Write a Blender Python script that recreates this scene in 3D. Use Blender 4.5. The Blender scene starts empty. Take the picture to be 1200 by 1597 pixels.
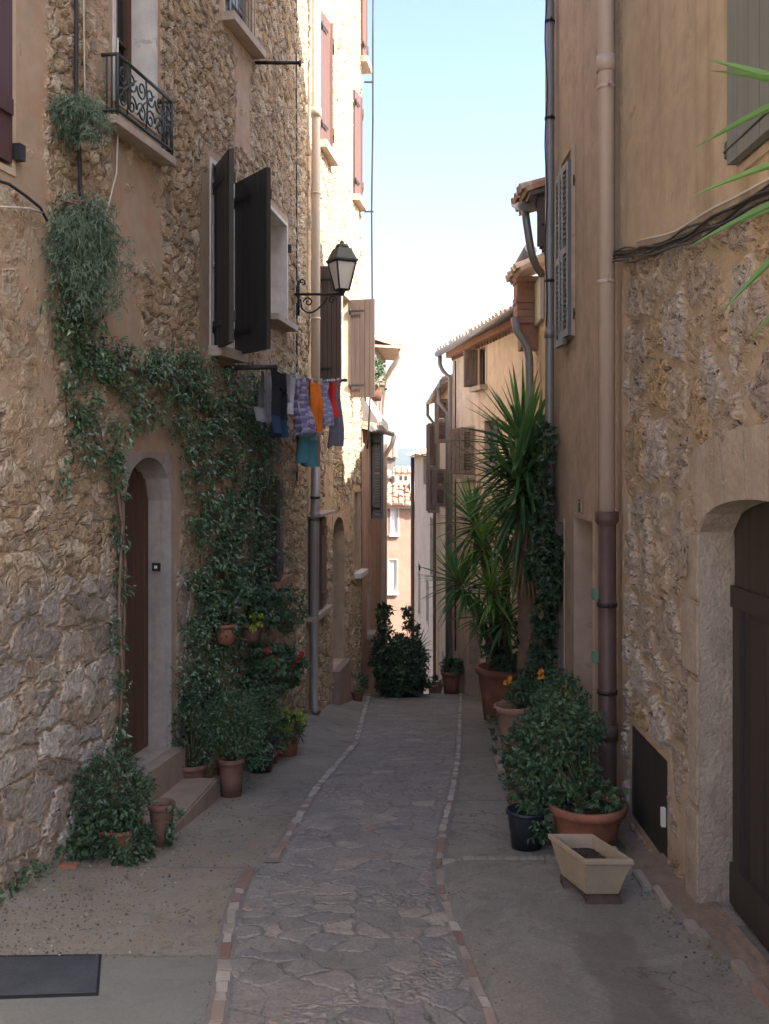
import bpy, math, random
import numpy as np
from mathutils import Vector, Matrix
R=math.radians
random.seed(7); rng=np.random.default_rng(7)
S=bpy.context.scene; COL=S.collection
F=1550.0; CX=600.0; HY=720.0; EZ=2.0
# ---------------------------------------------------------------- nodes
class NT:
    def __init__(s,name):
        m=bpy.data.materials.new(name); m.use_nodes=True; s.m=m; s.t=m.node_tree
        s.t.nodes.clear()
        s.out=s.t.nodes.new('ShaderNodeOutputMaterial')
        s.b=s.t.nodes.new('ShaderNodeBsdfPrincipled')
        s.t.links.new(s.b.outputs[0],s.out.inputs['Surface'])
    def n(s,typ,ins=None,**pr):
        x=s.t.nodes.new('ShaderNode'+typ)
        for k,v in pr.items(): setattr(x,k,v)
        for k,v in (ins or {}).items():
            i=x.inputs[k]
            if hasattr(v,'links') or isinstance(v,bpy.types.NodeSocket): s.t.links.new(v,i)
            else:
                try: i.default_value=v
                except Exception: i.default_value=tuple(v)+(1,)
        return x
    def math(s,op,a,b=0.0,c=None,clamp=False):
        ins={0:a,1:b}
        if c is not None: ins[2]=c
        return s.n('Math',ins,operation=op,use_clamp=clamp).outputs[0]
    def ramp(s,fac,stops,interp='LINEAR'):
        x=s.n('ValToRGB',{0:fac}); cr=x.color_ramp; cr.interpolation=interp
        while len(cr.elements)<len(stops): cr.elements.new(.5)
        for e,(p,c) in zip(cr.elements,stops):
            e.position=p; e.color=(c if hasattr(c,'__len__') else (c,c,c))[:3]+(1,) if hasattr(c,'__len__') else (c,c,c,1)
        return x.outputs[0]
    def mix(s,f,a,b,bt='MIX'):
        x=s.n('Mix',data_type='RGBA',blend_type=bt)
        for i,v in ((0,f),(6,a),(7,b)):
            k=x.inputs[i]
            if isinstance(v,bpy.types.NodeSocket): s.t.links.new(v,k)
            else: k.default_value=v if i==0 else tuple(v)[:3]+(1,)
        return x.outputs[2]
    def fmix(s,f,a,b):
        x=s.n('Mix',data_type='FLOAT')
        for i,v in ((0,f),(2,a),(3,b)):
            k=x.inputs[i]
            if isinstance(v,bpy.types.NodeSocket): s.t.links.new(v,k)
            else: k.default_value=v
        return x.outputs[0]
    def noise(s,vec,scale,detail=3,rough=.55,out=0,dist=0):
        return s.n('TexNoise',{'Vector':vec,'Scale':scale,'Detail':detail,'Roughness':rough,'Distortion':dist}).outputs[out]
    def mr(s,v,a,b,c=0.,d=1.,smooth=True):
        return s.n('MapRange',{0:v,1:a,2:b,3:c,4:d},interpolation_type='SMOOTHSTEP' if smooth else 'LINEAR').outputs[0]
    def attr(s,name,col=False):
        return s.n('Attribute',attribute_name=name).outputs[0 if col else 2]
    def done(s,col=None,rough=.85,bump=None,bs=.3,bd=.01,disp=None,scale=.03,mid=.5,metal=0,spec=.35):
        if col is not None:
            if isinstance(col,bpy.types.NodeSocket): s.t.links.new(col,s.b.inputs['Base Color'])
            else: s.b.inputs['Base Color'].default_value=tuple(col)[:3]+(1,)
        if isinstance(rough,bpy.types.NodeSocket): s.t.links.new(rough,s.b.inputs['Roughness'])
        else: s.b.inputs['Roughness'].default_value=rough
        s.b.inputs['Metallic'].default_value=metal
        s.b.inputs['Specular IOR Level'].default_value=spec
        if bump is not None:
            x=s.n('Bump',{'Height':bump,'Strength':bs,'Distance':bd})
            s.t.links.new(x.outputs[0],s.b.inputs['Normal'])
        if disp is not None:
            x=s.n('Displacement',{'Height':disp,'Scale':scale,'Midlevel':mid})
            s.t.links.new(x.outputs[0],s.out.inputs['Displacement'])
            s.m.displacement_method='BOTH'
        return s.m
def simple(name,col,rough=.7,var=.25,sc=6.,metal=0,bs=.2,spec=.35,bsc=40.,streak=False):
    t=NT(name); c=t.n('TexCoord').outputs['Object']
    if streak: c2=t.n('Mapping',{'Vector':c,'Scale':(1,1,.12)}).outputs[0]
    else: c2=c
    n=t.noise(c2,sc,5,.6); n2=t.noise(c,sc*5,3)
    v=t.math('ADD',t.math('MULTIPLY',t.math('SUBTRACT',n,.5),var*2.4),t.math('ADD',t.math('MULTIPLY',t.math('SUBTRACT',n2,.5),var),1.))
    cc=t.mix(1.,col,t.n('CombineColor',{0:v,1:v,2:v}).outputs[0],'MULTIPLY')
    return t.done(cc,rough,bump=t.noise(c,bsc,3),bs=bs,metal=metal,spec=spec)
# ---------------------------------------------------------------- mesh builder
class MB:
    def __init__(s): s.v=[]; s.f=[]; s.c=[]; s.cur=None; s.sm=[]
    def face(s,idx,smooth=False):
        s.f.append(tuple(idx)); s.c.append(s.cur); s.sm.append(smooth)
    def add(s,vs,fs,smooth=False):
        b=len(s.v); s.v+= [tuple(x) for x in vs]
        for f in fs: s.face([i+b for i in f],smooth)
        return s
    def hexa(s,p):  # 8 corners: bottom 0-3 ccw, top 4-7
        return s.add(p,[(3,2,1,0),(4,5,6,7),(0,1,5,4),(1,2,6,5),(2,3,7,6),(3,0,4,7)])
    def box(s,x0,x1,y0,y1,z0,z1,M=None):
        p=[Vector(q) for q in ((x0,y0,z0),(x1,y0,z0),(x1,y1,z0),(x0,y1,z0),(x0,y0,z1),(x1,y0,z1),(x1,y1,z1),(x0,y1,z1))]
        if M is not None: p=[M@q for q in p]
        return s.hexa(p)
    def bbox(s,x0,x1,y0,y1,z0,z1,b=.006,M=None):
        # box with chamfered edges: 24 verts hull style built as 3 crossing slabs' corners
        bm=_bm(); 
        g=bm_box(bm,x0,x1,y0,y1,z0,z1,b)
        vs=[v.co.copy() for v in bm.verts]
        if M is not None: vs=[M@v for v in vs]
        fs=[[v.index for v in f.verts] for f in bm.faces]
        bm.free(); return s.add(vs,fs)
    def tube(s,pts,r,n=8,cap=True,smooth=True):
        pts=[Vector(p) for p in pts]; k=len(pts)
        rs=r if hasattr(r,'__len__') else [r]*k
        rings=[]; up=Vector((0,0,1))
        pn=None
        for i,p in enumerate(pts):
            d=(pts[min(i+1,k-1)]-pts[max(i-1,0)])
            if d.length<1e-9: d=Vector((0,0,1))
            d.normalize()
            if pn is None:
                a=Vector((1,0,0)) if abs(d.x)<.8 else Vector((0,1,0))
                pn=(a-d*a.dot(d)).normalized()
            else:
                pn=(pn-d*pn.dot(d)); pn=pn.normalized() if pn.length>1e-6 else d.orthogonal().normalized()
            q=d.cross(pn)
            rings.append([p+(pn*math.cos(2*math.pi*j/n)+q*math.sin(2*math.pi*j/n))*rs[i] for j in range(n)])
        b=len(s.v); 
        for rg in rings: s.v+=[tuple(x) for x in rg]
        for i in range(k-1):
            for j in range(n):
                a=b+i*n+j; c=b+i*n+(j+1)%n
                s.face((a,c,c+n,a+n),smooth)
        if cap:
            s.face([b+j for j in range(n)][::-1]); s.face([b+(k-1)*n+j for j in range(n)])
        return s
    def lathe(s,prof,c=(0,0,0),n=24,smooth=True,sx=1,sy=1,cap=False,M=None):
        b=len(s.v)
        for r,z in prof:
            for j in range(n):
                a=2*math.pi*j/n; q=Vector((c[0]+r*sx*math.cos(a),c[1]+r*sy*math.sin(a),c[2]+z))
                s.v.append(tuple(M@q if M is not None else q))
        for i in range(len(prof)-1):
            for j in range(n):
                a=b+i*n+j; d=b+i*n+(j+1)%n
                s.face((a,d,d+n,a+n),smooth)
        if cap: s.face([b+j for j in range(n)][::-1]); s.face([b+(len(prof)-1)*n+j for j in range(n)])
        return s
    def poly_prism(s,pts2,fn,o0,o1):
        # pts2: outline (a,b) ; fn(a,b,o)->point
        n=len(pts2); b=len(s.v)
        s.v+=[tuple(fn(a,c,o0)) for a,c in pts2]+[tuple(fn(a,c,o1)) for a,c in pts2]
        s.face([b+i for i in range(n)][::-1]); s.face([b+n+i for i in range(n)])
        for i in range(n):
            j=(i+1)%n; s.face((b+i,b+j,b+n+j,b+n+i))
        return s
    def build(s,name,mat,parent=None,uv=None):
        me=bpy.data.meshes.new(name); me.from_pydata(s.v,[],s.f); 
        me.polygons.foreach_set('use_smooth',s.sm)
        if any(c is not None for c in s.c):
            a=me.color_attributes.new('Col','FLOAT_COLOR','CORNER')
            d=np.ones((len(me.loops),4),np.float32); k=0
            for f,c in zip(s.f,s.c):
                if c is not None: d[k:k+len(f),:3]=c[:3]
                k+=len(f)
            a.data.foreach_set('color',d.ravel())
        me.materials.append(mat); me.update()
        return link(name,me,parent)
import bmesh
def _bm(): return bmesh.new()
def bm_box(bm,x0,x1,y0,y1,z0,z1,b):
    g=bmesh.ops.create_cube(bm,size=1)
    for v in bm.verts:
        v.co=Vector((x0 if v.co.x<0 else x1,y0 if v.co.y<0 else y1,z0 if v.co.z<0 else z1))
    bmesh.ops.bevel(bm,geom=list(bm.edges),offset=b,segments=2,affect='EDGES')
    bm.verts.index_update(); return bm
def link(name,me,parent=None):
    o=bpy.data.objects.new(name,me); COL.objects.link(o)
    if parent is not None:
        o.parent=parent; top=parent
        P=Matrix.Identity(4); q=parent
        while q is not None:
            P=Matrix.Translation(q.location)@q.matrix_parent_inverse@P if False else P; q=q.parent
        if parent.type=='EMPTY': o.matrix_parent_inverse=Matrix.Translation(-parent.location)
    return o
def tag(o,label=None,cat=None,group=None,kind=None):
    if label: o['label']=label
    if cat: o['category']=cat
    if group: o['group']=group
    if kind: o['kind']=kind
    return o
def thing(name,loc,label,cat,group=None,kind=None):
    o=bpy.data.objects.new(name,None); COL.objects.link(o); o.location=loc; o.empty_display_size=.1
    return tag(o,label,cat,group,kind)
def copy_tree(o,parent=None):
    c=o.copy(); COL.objects.link(c)
    if parent is not None: c.parent=parent
    for ch in list(o.children): copy_tree(ch,c)
    return c
# ---------------------------------------------------------------- ground profile
_K=[(-6,.95),(-3,1.25),(0,1.62),(2,1.88),(3.69,2.088),(5.44,2.2),(7.08,2.37),(9.5,2.70),(12,3.06),(14.8,3.48),(15.4,3.6),(18,4.7),(25,7.2),(40,12),(60,14.5),(90,16)]
def hgt(D): return float(np.interp(D,[k[0] for k in _K],[k[1] for k in _K]))
def sst(a,b,x):
    t=min(1,max(0,(x-a)/(b-a))); return t*t*(3-2*t)
def raw_at(px,py,off=0.0):
    k=(py-HY)/F; lo,hi=1.,40.
    for _ in range(50):
        m=(lo+hi)/2
        if (hgt(m)-off)/m>k: lo=m
        else: hi=m
    return ((px-CX)/F*lo,lo)
EL=[raw_at(*p) for p in ((337,1597),(348,1530),(353,1480),(362,1425),(376,1385),(392,1354),(423,1347),(436,1328),(455,1295),(500,1222),(555,1160),(600,1113),(632,1082))]
ER=[raw_at(*p) for p in ((768,1597),(745,1540),(722,1480),(702,1430),(689,1390),(684,1350),(692,1290),(705,1240),(715,1180),(723,1130),(735,1084))]
EL=[(EL[0][0]+.02,-3.)]+[(EL[0][0]+.01,2.)]+EL+[(.45,16.2),(.75,18),(1.0,22)]
ER=[(ER[0][0]+.02,-3.)]+[(ER[0][0]+.01,2.)]+ER+[(1.05,16.2),(1.2,18),(1.5,22)]
def xl(D): return float(np.interp(D,[p[1] for p in EL],[p[0] for p in EL]))
def xr(D): return float(np.interp(D,[p[1] for p in ER],[p[0] for p in ER]))
def gz(X,D):
    z=EZ-hgt(D); a=xl(D); b=xr(D)
    if X<a: z+=.17*sst(8,11,D)*(1-sst(15,16.5,D))*min(1,(a-X)/.8)
    if X>b: z+=.035*(1-sst(5.42,5.47,D))*min(1,(X-b)/.1)
    return z
def U(px,py,D): return Vector(((px-CX)/F*D,D,EZ+(HY-py)/F*D))
def G(px,py,off=0):
    x,d=raw_at(px,py,off); return Vector((x,d,gz(x,d)))
# ---------------------------------------------------------------- walls
class Wall:
    def __init__(w,pts,side):
        w.p=[Vector((x,y)) for x,y in pts]; w.side=side; w.l=[0]
        for a,b in zip(w.p,w.p[1:]): w.l.append(w.l[-1]+(b-a).length)
        w.L=w.l[-1]
    def seg(w,s):
        for i in range(len(w.p)-1):
            if s<=w.l[i+1] or i==len(w.p)-2: return i
    def xy(w,s):
        i=w.seg(s); a,b=w.p[i],w.p[i+1]; return a+(b-a)*((s-w.l[i])/(w.l[i+1]-w.l[i]))
    def t(w,s):
        i=w.seg(s); return (w.p[i+1]-w.p[i]).normalized()
    def n(w,s):
        t=w.t(s); return Vector((t.y,-t.x)) if w.side<0 else Vector((-t.y,t.x))
    def P(w,s,z,o=0.):
        q=w.xy(s)+w.n(s)*o; return Vector((q.x,q.y,z))
    def s_at(w,px,o=0.):
        k=(px-CX)/F; best=None
        for i in range(len(w.p)-1):
            n=w.n((w.l[i]+w.l[i+1])/2); a=w.p[i]+n*o; b=w.p[i+1]+n*o
            fa=a.x-k*a.y; fb=b.x-k*b.y
            u=fa/(fa-fb) if abs(fa-fb)>1e-9 else 0
            e=0 if 0<=u<=1 else min(abs(u),abs(u-1))*(w.l[i+1]-w.l[i])
            c=w.l[i]+u*(w.l[i+1]-w.l[i])
            if best is None or e<best[0]: best=(e,c)
        return best[1]
    def D(w,s): return w.xy(s).y
    def z_at(w,px,py,o=0.):
        s=w.s_at(px,o); q=w.P(s,0,o); return EZ+(HY-py)/F*q.y
    def box(w,mb,s0,s1,z0,z1,o0,o1,nseg=1):
        for k in range(nseg):
            a=s0+(s1-s0)*k/nseg; b=s0+(s1-s0)*(k+1)/nseg
            c=[(a,o0),(b,o0),(b,o1),(a,o1)]
            ps=[w.P(s,z0,o) for s,o in c]+[w.P(s,z1,o) for s,o in c]
            if w.side<0: ps=[ps[i] for i in (3,2,1,0,7,6,5,4)]
            mb.hexa(ps)
        return mb
def facade(name,w,s0,s1,z0,z1,step,holes,mat,parent,plas=None,big=None,curvetop=None):
    """displaced wall sheet as a grid of small quads with openings left out; UV in metres"""
    def cuts(a,b,ex):
        n=max(1,int(round((b-a)/step))); g=list(np.linspace(a,b,n+1)); 
        for e in ex:
            if a<e<b:
                i=int(np.argmin([abs(q-e) for q in g])); 
                if 0<i<len(g)-1 or abs(g[i]-e)<1e-6: g[i]=e
        return sorted(set(g))
    ss=cuts(s0,s1,[h[i] for h in holes for i in (0,1)]); zz=cuts(z0,z1,[h[i] for h in holes for i in (2,3)])
    ns,nz=len(ss),len(zz)
    V=np.zeros((ns,nz,3)); 
    for i,s in enumerate(ss):
        q=w.xy(s); V[i,:,0]=q.x; V[i,:,1]=q.y
    V[:,:,2]=np.array(zz)[None,:]
    SS,ZZ=np.meshgrid(ss,zz,indexing='ij')
    pm=np.zeros((ns,nz)) if plas is None else plas(SS,ZZ)
    for h in holes:
        d=np.maximum(np.maximum(h[0]-SS,SS-h[1]),np.maximum(h[2]-ZZ,ZZ-h[3]))
        b=h[4] if len(h)>4 else .1
        pm=np.maximum(pm,np.clip(1.6-d/b,0,1.2))
    bg=np.zeros((ns,nz)) if big is None else big(SS,ZZ)
    idx=np.arange(ns*nz).reshape(ns,nz)
    sc=(np.array(ss)[:-1]+np.array(ss)[1:])/2; zc=(np.array(zz)[:-1]+np.array(zz)[1:])/2
    keep=np.ones((ns-1,nz-1),bool)
    A,B=np.meshgrid(sc,zc,indexing='ij')
    for h in holes: keep&=~((A>h[0])&(A<h[1])&(B>h[2])&(B<h[3]))
    a=idx[:-1,:-1][keep]; b=idx[1:,:-1][keep]; c=idx[1:,1:][keep]; d=idx[:-1,1:][keep]
    fs=np.stack([a,b,c,d] if w.side>0 else [a,d,c,b],1)
    # outward orientation check
    n=w.n((s0+s1)/2); t=w.t((s0+s1)/2); nn=Vector((t.x,t.y,0)).cross(Vector((0,0,1)))
    if (nn.x*n.x+nn.y*n.y>0)!=(w.side>0): fs=fs[:,::-1] 
    me=bpy.data.meshes.new(name); me.from_pydata(V.reshape(-1,3).tolist(),[],fs.tolist())
    uv=me.uv_layers.new(name='UVMap'); li=np.empty(len(me.loops),np.int32); me.loops.foreach_get('vertex_index',li)
    UVs=np.stack([SS.ravel(),ZZ.ravel()],1)[li]; uv.data.foreach_set('uv',UVs.ravel().astype(np.float32))
    for nm,arr in (('plas',pm),('big',bg)):
        at=me.attributes.new(nm,'FLOAT','POINT'); at.data.foreach_set('value',arr.ravel().astype(np.float32))
    me.polygons.foreach_set('use_smooth',[True]*len(me.polygons))
    me.materials.append(mat)
    if me.polygons[0].normal.dot(Vector((n.x,n.y,0)))<0: me.flip_normals()
    return link(name,me,parent)
def body(w,s0,s1,z0,z1,depth,mat,parent,back=.42,name='side_walls',o=0.):
    mb=MB(); w.box(mb,s0+.002,s1-.002,z0,z1,-depth,-back)
    w.box(mb,s0+.004,s0+.14,z0,z1-.01,-back+.002,-.012+o); w.box(mb,s1-.14,s1-.004,z0,z1-.01,-back+.002,-.012+o)
    return mb.build(name,mat,parent)
# ---------------------------------------------------------------- materials
def stone_mat(name,sc1,sc2,cols,cols2,mortar,plaster,amp,e0=.025,e1=.11,wy=1.3,pit=0.,pscale=1.,wide=0.):
    t=NT(name); uv=t.n('TexCoord').outputs['UV']
    w=t.noise(uv,2.3,3,.6,1); w=t.n('VectorMath',{0:w,1:(.5,.5,.5)},operation='SUBTRACT').outputs[0]
    w=t.n('VectorMath',{0:w,3:.34},operation='SCALE').outputs[0]
    w2=t.noise(uv,11.,2,.6,1); w2=t.n('VectorMath',{0:w2,1:(.5,.5,.5)},operation='SUBTRACT').outputs[0]
    w2=t.n('VectorMath',{0:w2,3:.07},operation='SCALE').outputs[0]
    p=t.n('VectorMath',{0:t.n('VectorMath',{0:uv,1:w},operation='ADD').outputs[0],1:w2},operation='ADD').outputs[0]
    p=t.n('Mapping',{'Vector':p,'Scale':(1,wy,1)}).outputs[0]
    def vor(sc):
        a=t.n('TexVoronoi',{'Vector':p,'Scale':sc,'Randomness':.95},voronoi_dimensions='2D',feature='F1')
        b=t.n('TexVoronoi',{'Vector':p,'Scale':sc,'Randomness':.95},voronoi_dimensions='2D',feature='DISTANCE_TO_EDGE')
        sep=t.n('SeparateColor',{0:a.outputs['Color']})
        return sep.outputs[0],sep.outputs[1],b.outputs[0],a.outputs[0]
    r1,g1,e_1,d1=vor(sc1); r2,g2,e_2,d2=vor(sc2)
    big=t.mr(t.math('ADD',t.attr('big'),t.math('MULTIPLY',t.math('SUBTRACT',t.noise(uv,1.7,2),.5),1.2)),.35,.65)
    fn=t.noise(uv,38.,4,.65); mn=t.noise(uv,9.,4,.6); ln=t.noise(uv,1.1,4,.6)
    es=t.math('MULTIPLY',t.math('SUBTRACT',t.noise(uv,16.,4,.7),.5),.17)
    h1=t.mr(t.math('ADD',e_1,es),e0+wide,e1+wide); h2=t.mr(t.math('ADD',e_2,es),e0+wide,e1+wide)
    h=t.fmix(big,h1,h2); rr=t.fmix(big,r1,r2); gg=t.fmix(big,g1,g2)
    stone=t.mix(big,t.ramp(r1,cols),t.ramp(r2,cols2))
    v=t.math('ADD',t.math('MULTIPLY',fn,1.1),t.math('ADD',-.05,t.math('MULTIPLY',mn,1.0)))
    vc=t.n('CombineColor',{0:v,1:v,2:v}).outputs[0]
    stone=t.mix(1.,stone,vc,'MULTIPLY')
    pv=t.math('ADD',.62,t.math('MULTIPLY',t.math('ADD',mn,ln),.38))
    pvc=t.n('CombineColor',{0:pv,1:pv,2:pv}).outputs[0]
    mo=t.mix(1.,t.mix(t.mr(ln,.35,.65),mortar,plaster),pvc,'MULTIPLY')
    col=t.mix(t.mr(h,.1,.65),mo,stone)
    # plaster: irregular edge broken by noise
    pn=t.math('ADD',t.math('MULTIPLY',t.math('SUBTRACT',t.noise(uv,2.1*pscale,6,.72),.5),2.0),t.math('MULTIPLY',t.math('SUBTRACT',h,.5),-.25))
    pl=t.mr(t.math('ADD',t.attr('plas'),pn),.38,.64)
    blot=t.mr(t.noise(uv,3.7,5,.65),.45,.7)
    pc=t.mix(blot,plaster,tuple(a*b for a,b in zip(plaster,(1.02,.86,.76))))
    pc=t.mix(1.,pc,pvc,'MULTIPLY')
    col=t.mix(pl,col,pc)
    # damp grime low and vertical streaks belong to the surface
    st=t.mr(t.noise(t.n('Mapping',{'Vector':uv,'Scale':(5,.35,1)}).outputs[0],1.,4,.6),.5,.8)
    col=t.mix(t.math('MULTIPLY',st,.28),col,(.12,.1,.08))
    chip=t.mr(t.noise(uv,19.,5,.72,0,.4),.42,.6,smooth=False)
    hs=t.math('ADD',t.math('MULTIPLY',h,t.math('ADD',.25,t.math('MULTIPLY',gg,.55))),t.math('ADD',t.math('MULTIPLY',mn,.45),t.math('ADD',t.math('MULTIPLY',fn,.3),t.math('MULTIPLY',t.math('MULTIPLY',chip,h),.3))))
    if pit:
        pt=t.mr(t.noise(uv,21.,3,.7),.56,.68); hs=t.math('SUBTRACT',hs,t.math('MULTIPLY',t.math('MULTIPLY',pt,h),pit))
        col=t.mix(t.math('MULTIPLY',t.math('MULTIPLY',pt,h),.5),col,tuple(.45*a for a in mortar))
    hp=t.math('ADD',.62,t.math('ADD',t.math('MULTIPLY',mn,.16),t.math('MULTIPLY',fn,.06)))
    hh=t.fmix(pl,hs,hp)
    return t.done(col,.92,disp=hh,scale=amp,mid=.75,spec=.2)
def plaster_mat(name,c1,c2,streak=(.16,.13,.09),st=.35,sc=1.,bs=.25,grain=60.):
    t=NT(name); c=t.n('TexCoord').outputs['Object']
    n1=t.noise(c,.9*sc,5,.62); n2=t.noise(c,7*sc,4,.6)
    k=t.noise(t.n('Mapping',{'Vector':c,'Scale':(4,4,.3)}).outputs[0],1.3*sc,5,.65)
    col=t.mix(t.mr(n1,.3,.7),c1,c2)
    v=t.math('ADD',.72,t.math('MULTIPLY',n2,.55)); col=t.mix(1.,col,t.n('CombineColor',{0:v,1:v,2:v}).outputs[0],'MULTIPLY')
    col=t.mix(t.math('MULTIPLY',t.mr(k,.48,.78),st),col,streak)
    pt=t.mr(t.noise(c,1.7*sc,6,.72,0,.6),.55,.6); col=t.mix(t.math('MULTIPLY',pt,.32),col,tuple(min(1,a*1.35) for a in c2)); dk=t.mr(t.noise(c,2.6*sc,6,.75,0,.8),.60,.66); col=t.mix(t.math('MULTIPLY',dk,.4),col,streak)
    return t.done(col,.93,bump=t.math('ADD',t.noise(c,grain,3,.6),t.math('MULTIPLY',t.noise(c,6.,3),2.)),bs=bs,bd=.012,spec=.15)
def wood_mat(name,c1,c2,rough=.7,sc=1.):
    t=NT(name); c=t.n('TexCoord').outputs['Object']
    k=t.noise(t.n('Mapping',{'Vector':c,'Scale':(30,30,1.2)}).outputs[0],1.*sc,5,.6)
    return t.done(t.mix(t.mr(k,.3,.7),c1,c2),rough,bump=k,bs=.35,bd=.004)
def col_mat(name,rough=.85,var=.3,sc=12.,bs=.3,spec=.3,trans=0.):
    t=NT(name); a=t.attr('Col',True); c=t.n('TexCoord').outputs['Object']
    v=t.math('ADD',1-var/2-.1,t.math('MULTIPLY',t.noise(c,sc,4,.6),var+.2))
    col=t.mix(1.,a,t.n('CombineColor',{0:v,1:v,2:v}).outputs[0],'MULTIPLY')
    return t.done(col,rough,bump=t.noise(c,sc*4,3),bs=bs,spec=spec)
def leaf_mat(name,stops,rough=.45,sc=9.,spec=.5,tr=.25):
    t=NT(name); c=t.n('TexCoord').outputs['Object']
    info=t.attr('Col')
    n=t.math('ADD',t.math('MULTIPLY',info,.75),t.math('MULTIPLY',t.noise(c,sc,2),.25))
    col=t.ramp(n,stops)
    t.done(col,rough,spec=spec)
    tl=t.n('BsdfTranslucent',{0:t.mix(.5,col,(.2,.35,.05),'MULTIPLY')})
    mx=t.n('MixShader',{0:tr,1:t.b.outputs[0],2:tl.outputs[0]})
    t.t.links.new(mx.outputs[0],t.out.inputs['Surface'])
    return t.m
def dim(c,k): return [(p,tuple(a*k for a in q)) for p,q in c] if isinstance(c,list) else tuple(a*k for a in c)
OCH=(.46,.305,.175); OCH2=(.40,.255,.145)
M={}
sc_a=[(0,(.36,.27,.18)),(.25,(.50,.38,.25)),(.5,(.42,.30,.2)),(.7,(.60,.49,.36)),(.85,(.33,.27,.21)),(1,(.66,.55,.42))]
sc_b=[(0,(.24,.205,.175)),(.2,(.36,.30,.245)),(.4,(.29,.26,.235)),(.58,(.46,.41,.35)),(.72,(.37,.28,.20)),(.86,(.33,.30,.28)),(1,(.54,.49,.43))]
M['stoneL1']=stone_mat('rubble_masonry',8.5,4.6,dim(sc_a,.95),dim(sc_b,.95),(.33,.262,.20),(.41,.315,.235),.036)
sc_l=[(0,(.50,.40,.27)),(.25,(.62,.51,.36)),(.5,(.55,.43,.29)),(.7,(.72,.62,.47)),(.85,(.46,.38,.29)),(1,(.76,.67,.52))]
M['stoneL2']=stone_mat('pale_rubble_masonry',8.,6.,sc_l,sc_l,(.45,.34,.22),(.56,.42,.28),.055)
sc_r=[(0,(.44,.35,.28)),(.25,(.50,.42,.35)),(.45,(.50,.36,.22)),(.6,(.54,.47,.41)),(.8,(.42,.34,.29)),(1,(.56,.5,.44))]
M['stoneR']=stone_mat('pitted_stone_masonry',3.0,4.0,dim(sc_r,.98),dim(sc_r,.98),(.41,.335,.265),(.46,.37,.28),.058,e0=.02,e1=.12,wy=1.05,pit=1.,wide=.055)
M['plR1']=plaster_mat('weathered_ochre_render',(.50,.395,.285),(.42,.33,.24),(.20,.15,.085),.6)
M['plR2']=plaster_mat('smooth_ochre_render',(.51,.395,.30),(.45,.345,.265),(.23,.165,.11),.4,bs=.2)
M['plBody']=plaster_mat('rough_render',(.48,.37,.26),(.42,.32,.22))
M['plR4']=plaster_mat('pinkish_render',(.72,.59,.48),(.65,.52,.42),(.3,.2,.14),.5)
M['plR5']=plaster_mat('yellow_render',(.74,.58,.38),(.66,.50,.33),(.3,.22,.14),.5)
M['plR6']=plaster_mat('pale_pink_render',(.66,.46,.345),(.56,.38,.28),(.4,.36,.3),.6)
M['plP']=plaster_mat('salmon_render',(.37,.235,.18),(.32,.20,.15),(.45,.3,.2),.3,sc=.4)
M['plL3']=plaster_mat('old_pink_render',(.56,.39,.30),(.47,.31,.235),(.2,.13,.1),.6)
M['plGrey']=plaster_mat('grey_render',(.20,.165,.145),(.16,.135,.12))
M['reveal']=plaster_mat('window_surround_render',(.52,.42,.32),(.46,.36,.26),bs=.15)
M['whitepl']=plaster_mat('pale_lime_render',(.66,.62,.58),(.58,.54,.5),bs=.15)
M['jamb']=plaster_mat('grey_dressed_stone',(.37,.325,.295),(.28,.25,.23),(.17,.145,.125),.45,sc=3.)
M['jambR']=plaster_mat('dressed_limestone',(.43,.365,.305),(.34,.285,.24),(.24,.185,.13),.4,sc=5.,bs=1.,grain=55.)
M['doorL']=wood_mat('brown_door_wood',(.075,.042,.03),(.11,.06,.042))
M['doorR']=wood_mat('dark_door_wood',(.038,.032,.029),(.052,.043,.039))
M['shDark']=wood_mat('dark_shutter_paint',(.036,.033,.031),(.052,.047,.044),.55)
M['shBrown']=wood_mat('brown_shutter_paint',(.095,.066,.055),(.135,.098,.082),.6)
M['shRed']=wood_mat('red_brown_shutter_paint',(.115,.062,.052),(.145,.08,.066),.6)
M['shMaroon']=wood_mat('maroon_shutter_paint',(.07,.035,.035),(.1,.05,.05),.55)
M['shGrey']=wood_mat('blue_grey_shutter_paint',(.12,.135,.15),(.16,.175,.19),.55)
M['shGreen']=wood_mat('green_grey_shutter_paint',(.125,.14,.125),(.16,.175,.155),.55)
M['shFar']=wood_mat('weathered_shutter_wood',(.19,.145,.125),(.30,.235,.2),.7)
M['shCream']=wood_mat('cream_shutter_paint',(.62,.58,.48),(.7,.66,.56),.6)
M['shWhite']=wood_mat('white_shutter_paint',(.70,.68,.64),(.78,.76,.72),.6)
M['iron']=simple('black_iron',(.03,.03,.032),.5,.3,metal=.3)
M['irong']=simple('green_black_iron',(.035,.05,.045),.5,.3)
M['pipeP']=simple('pinkish_plastic_pipe',(.50,.40,.345),.5,.14,2.,bs=.05,streak=True)
M['pipeG']=simple('zinc_pipe',(.26,.25,.25),.45,.25,3.,metal=.3,streak=True)
M['pipeB']=simple('brown_cast_iron',(.10,.06,.052),.5,.25,8.)
M['pipeY']=simple('cream_plastic_pipe',(.66,.56,.44),.5,.14,2.,bs=.05,streak=True)
M['cable']=simple('black_cable',(.03,.03,.035),.6,.2)
M['cableW']=simple('pale_cable',(.55,.5,.45),.6,.2)
M['terra']=simple('terracotta',(.30,.125,.08),.8,.45,9.)
M['terraD']=simple('old_terracotta',(.19,.10,.075),.85,.4,9.)
M['terraL']=simple('pale_terracotta',(.36,.205,.145),.85,.3,9.)
M['trough']=simple('cream_concrete_trough',(.36,.295,.21),.85,.22,7.)
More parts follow.
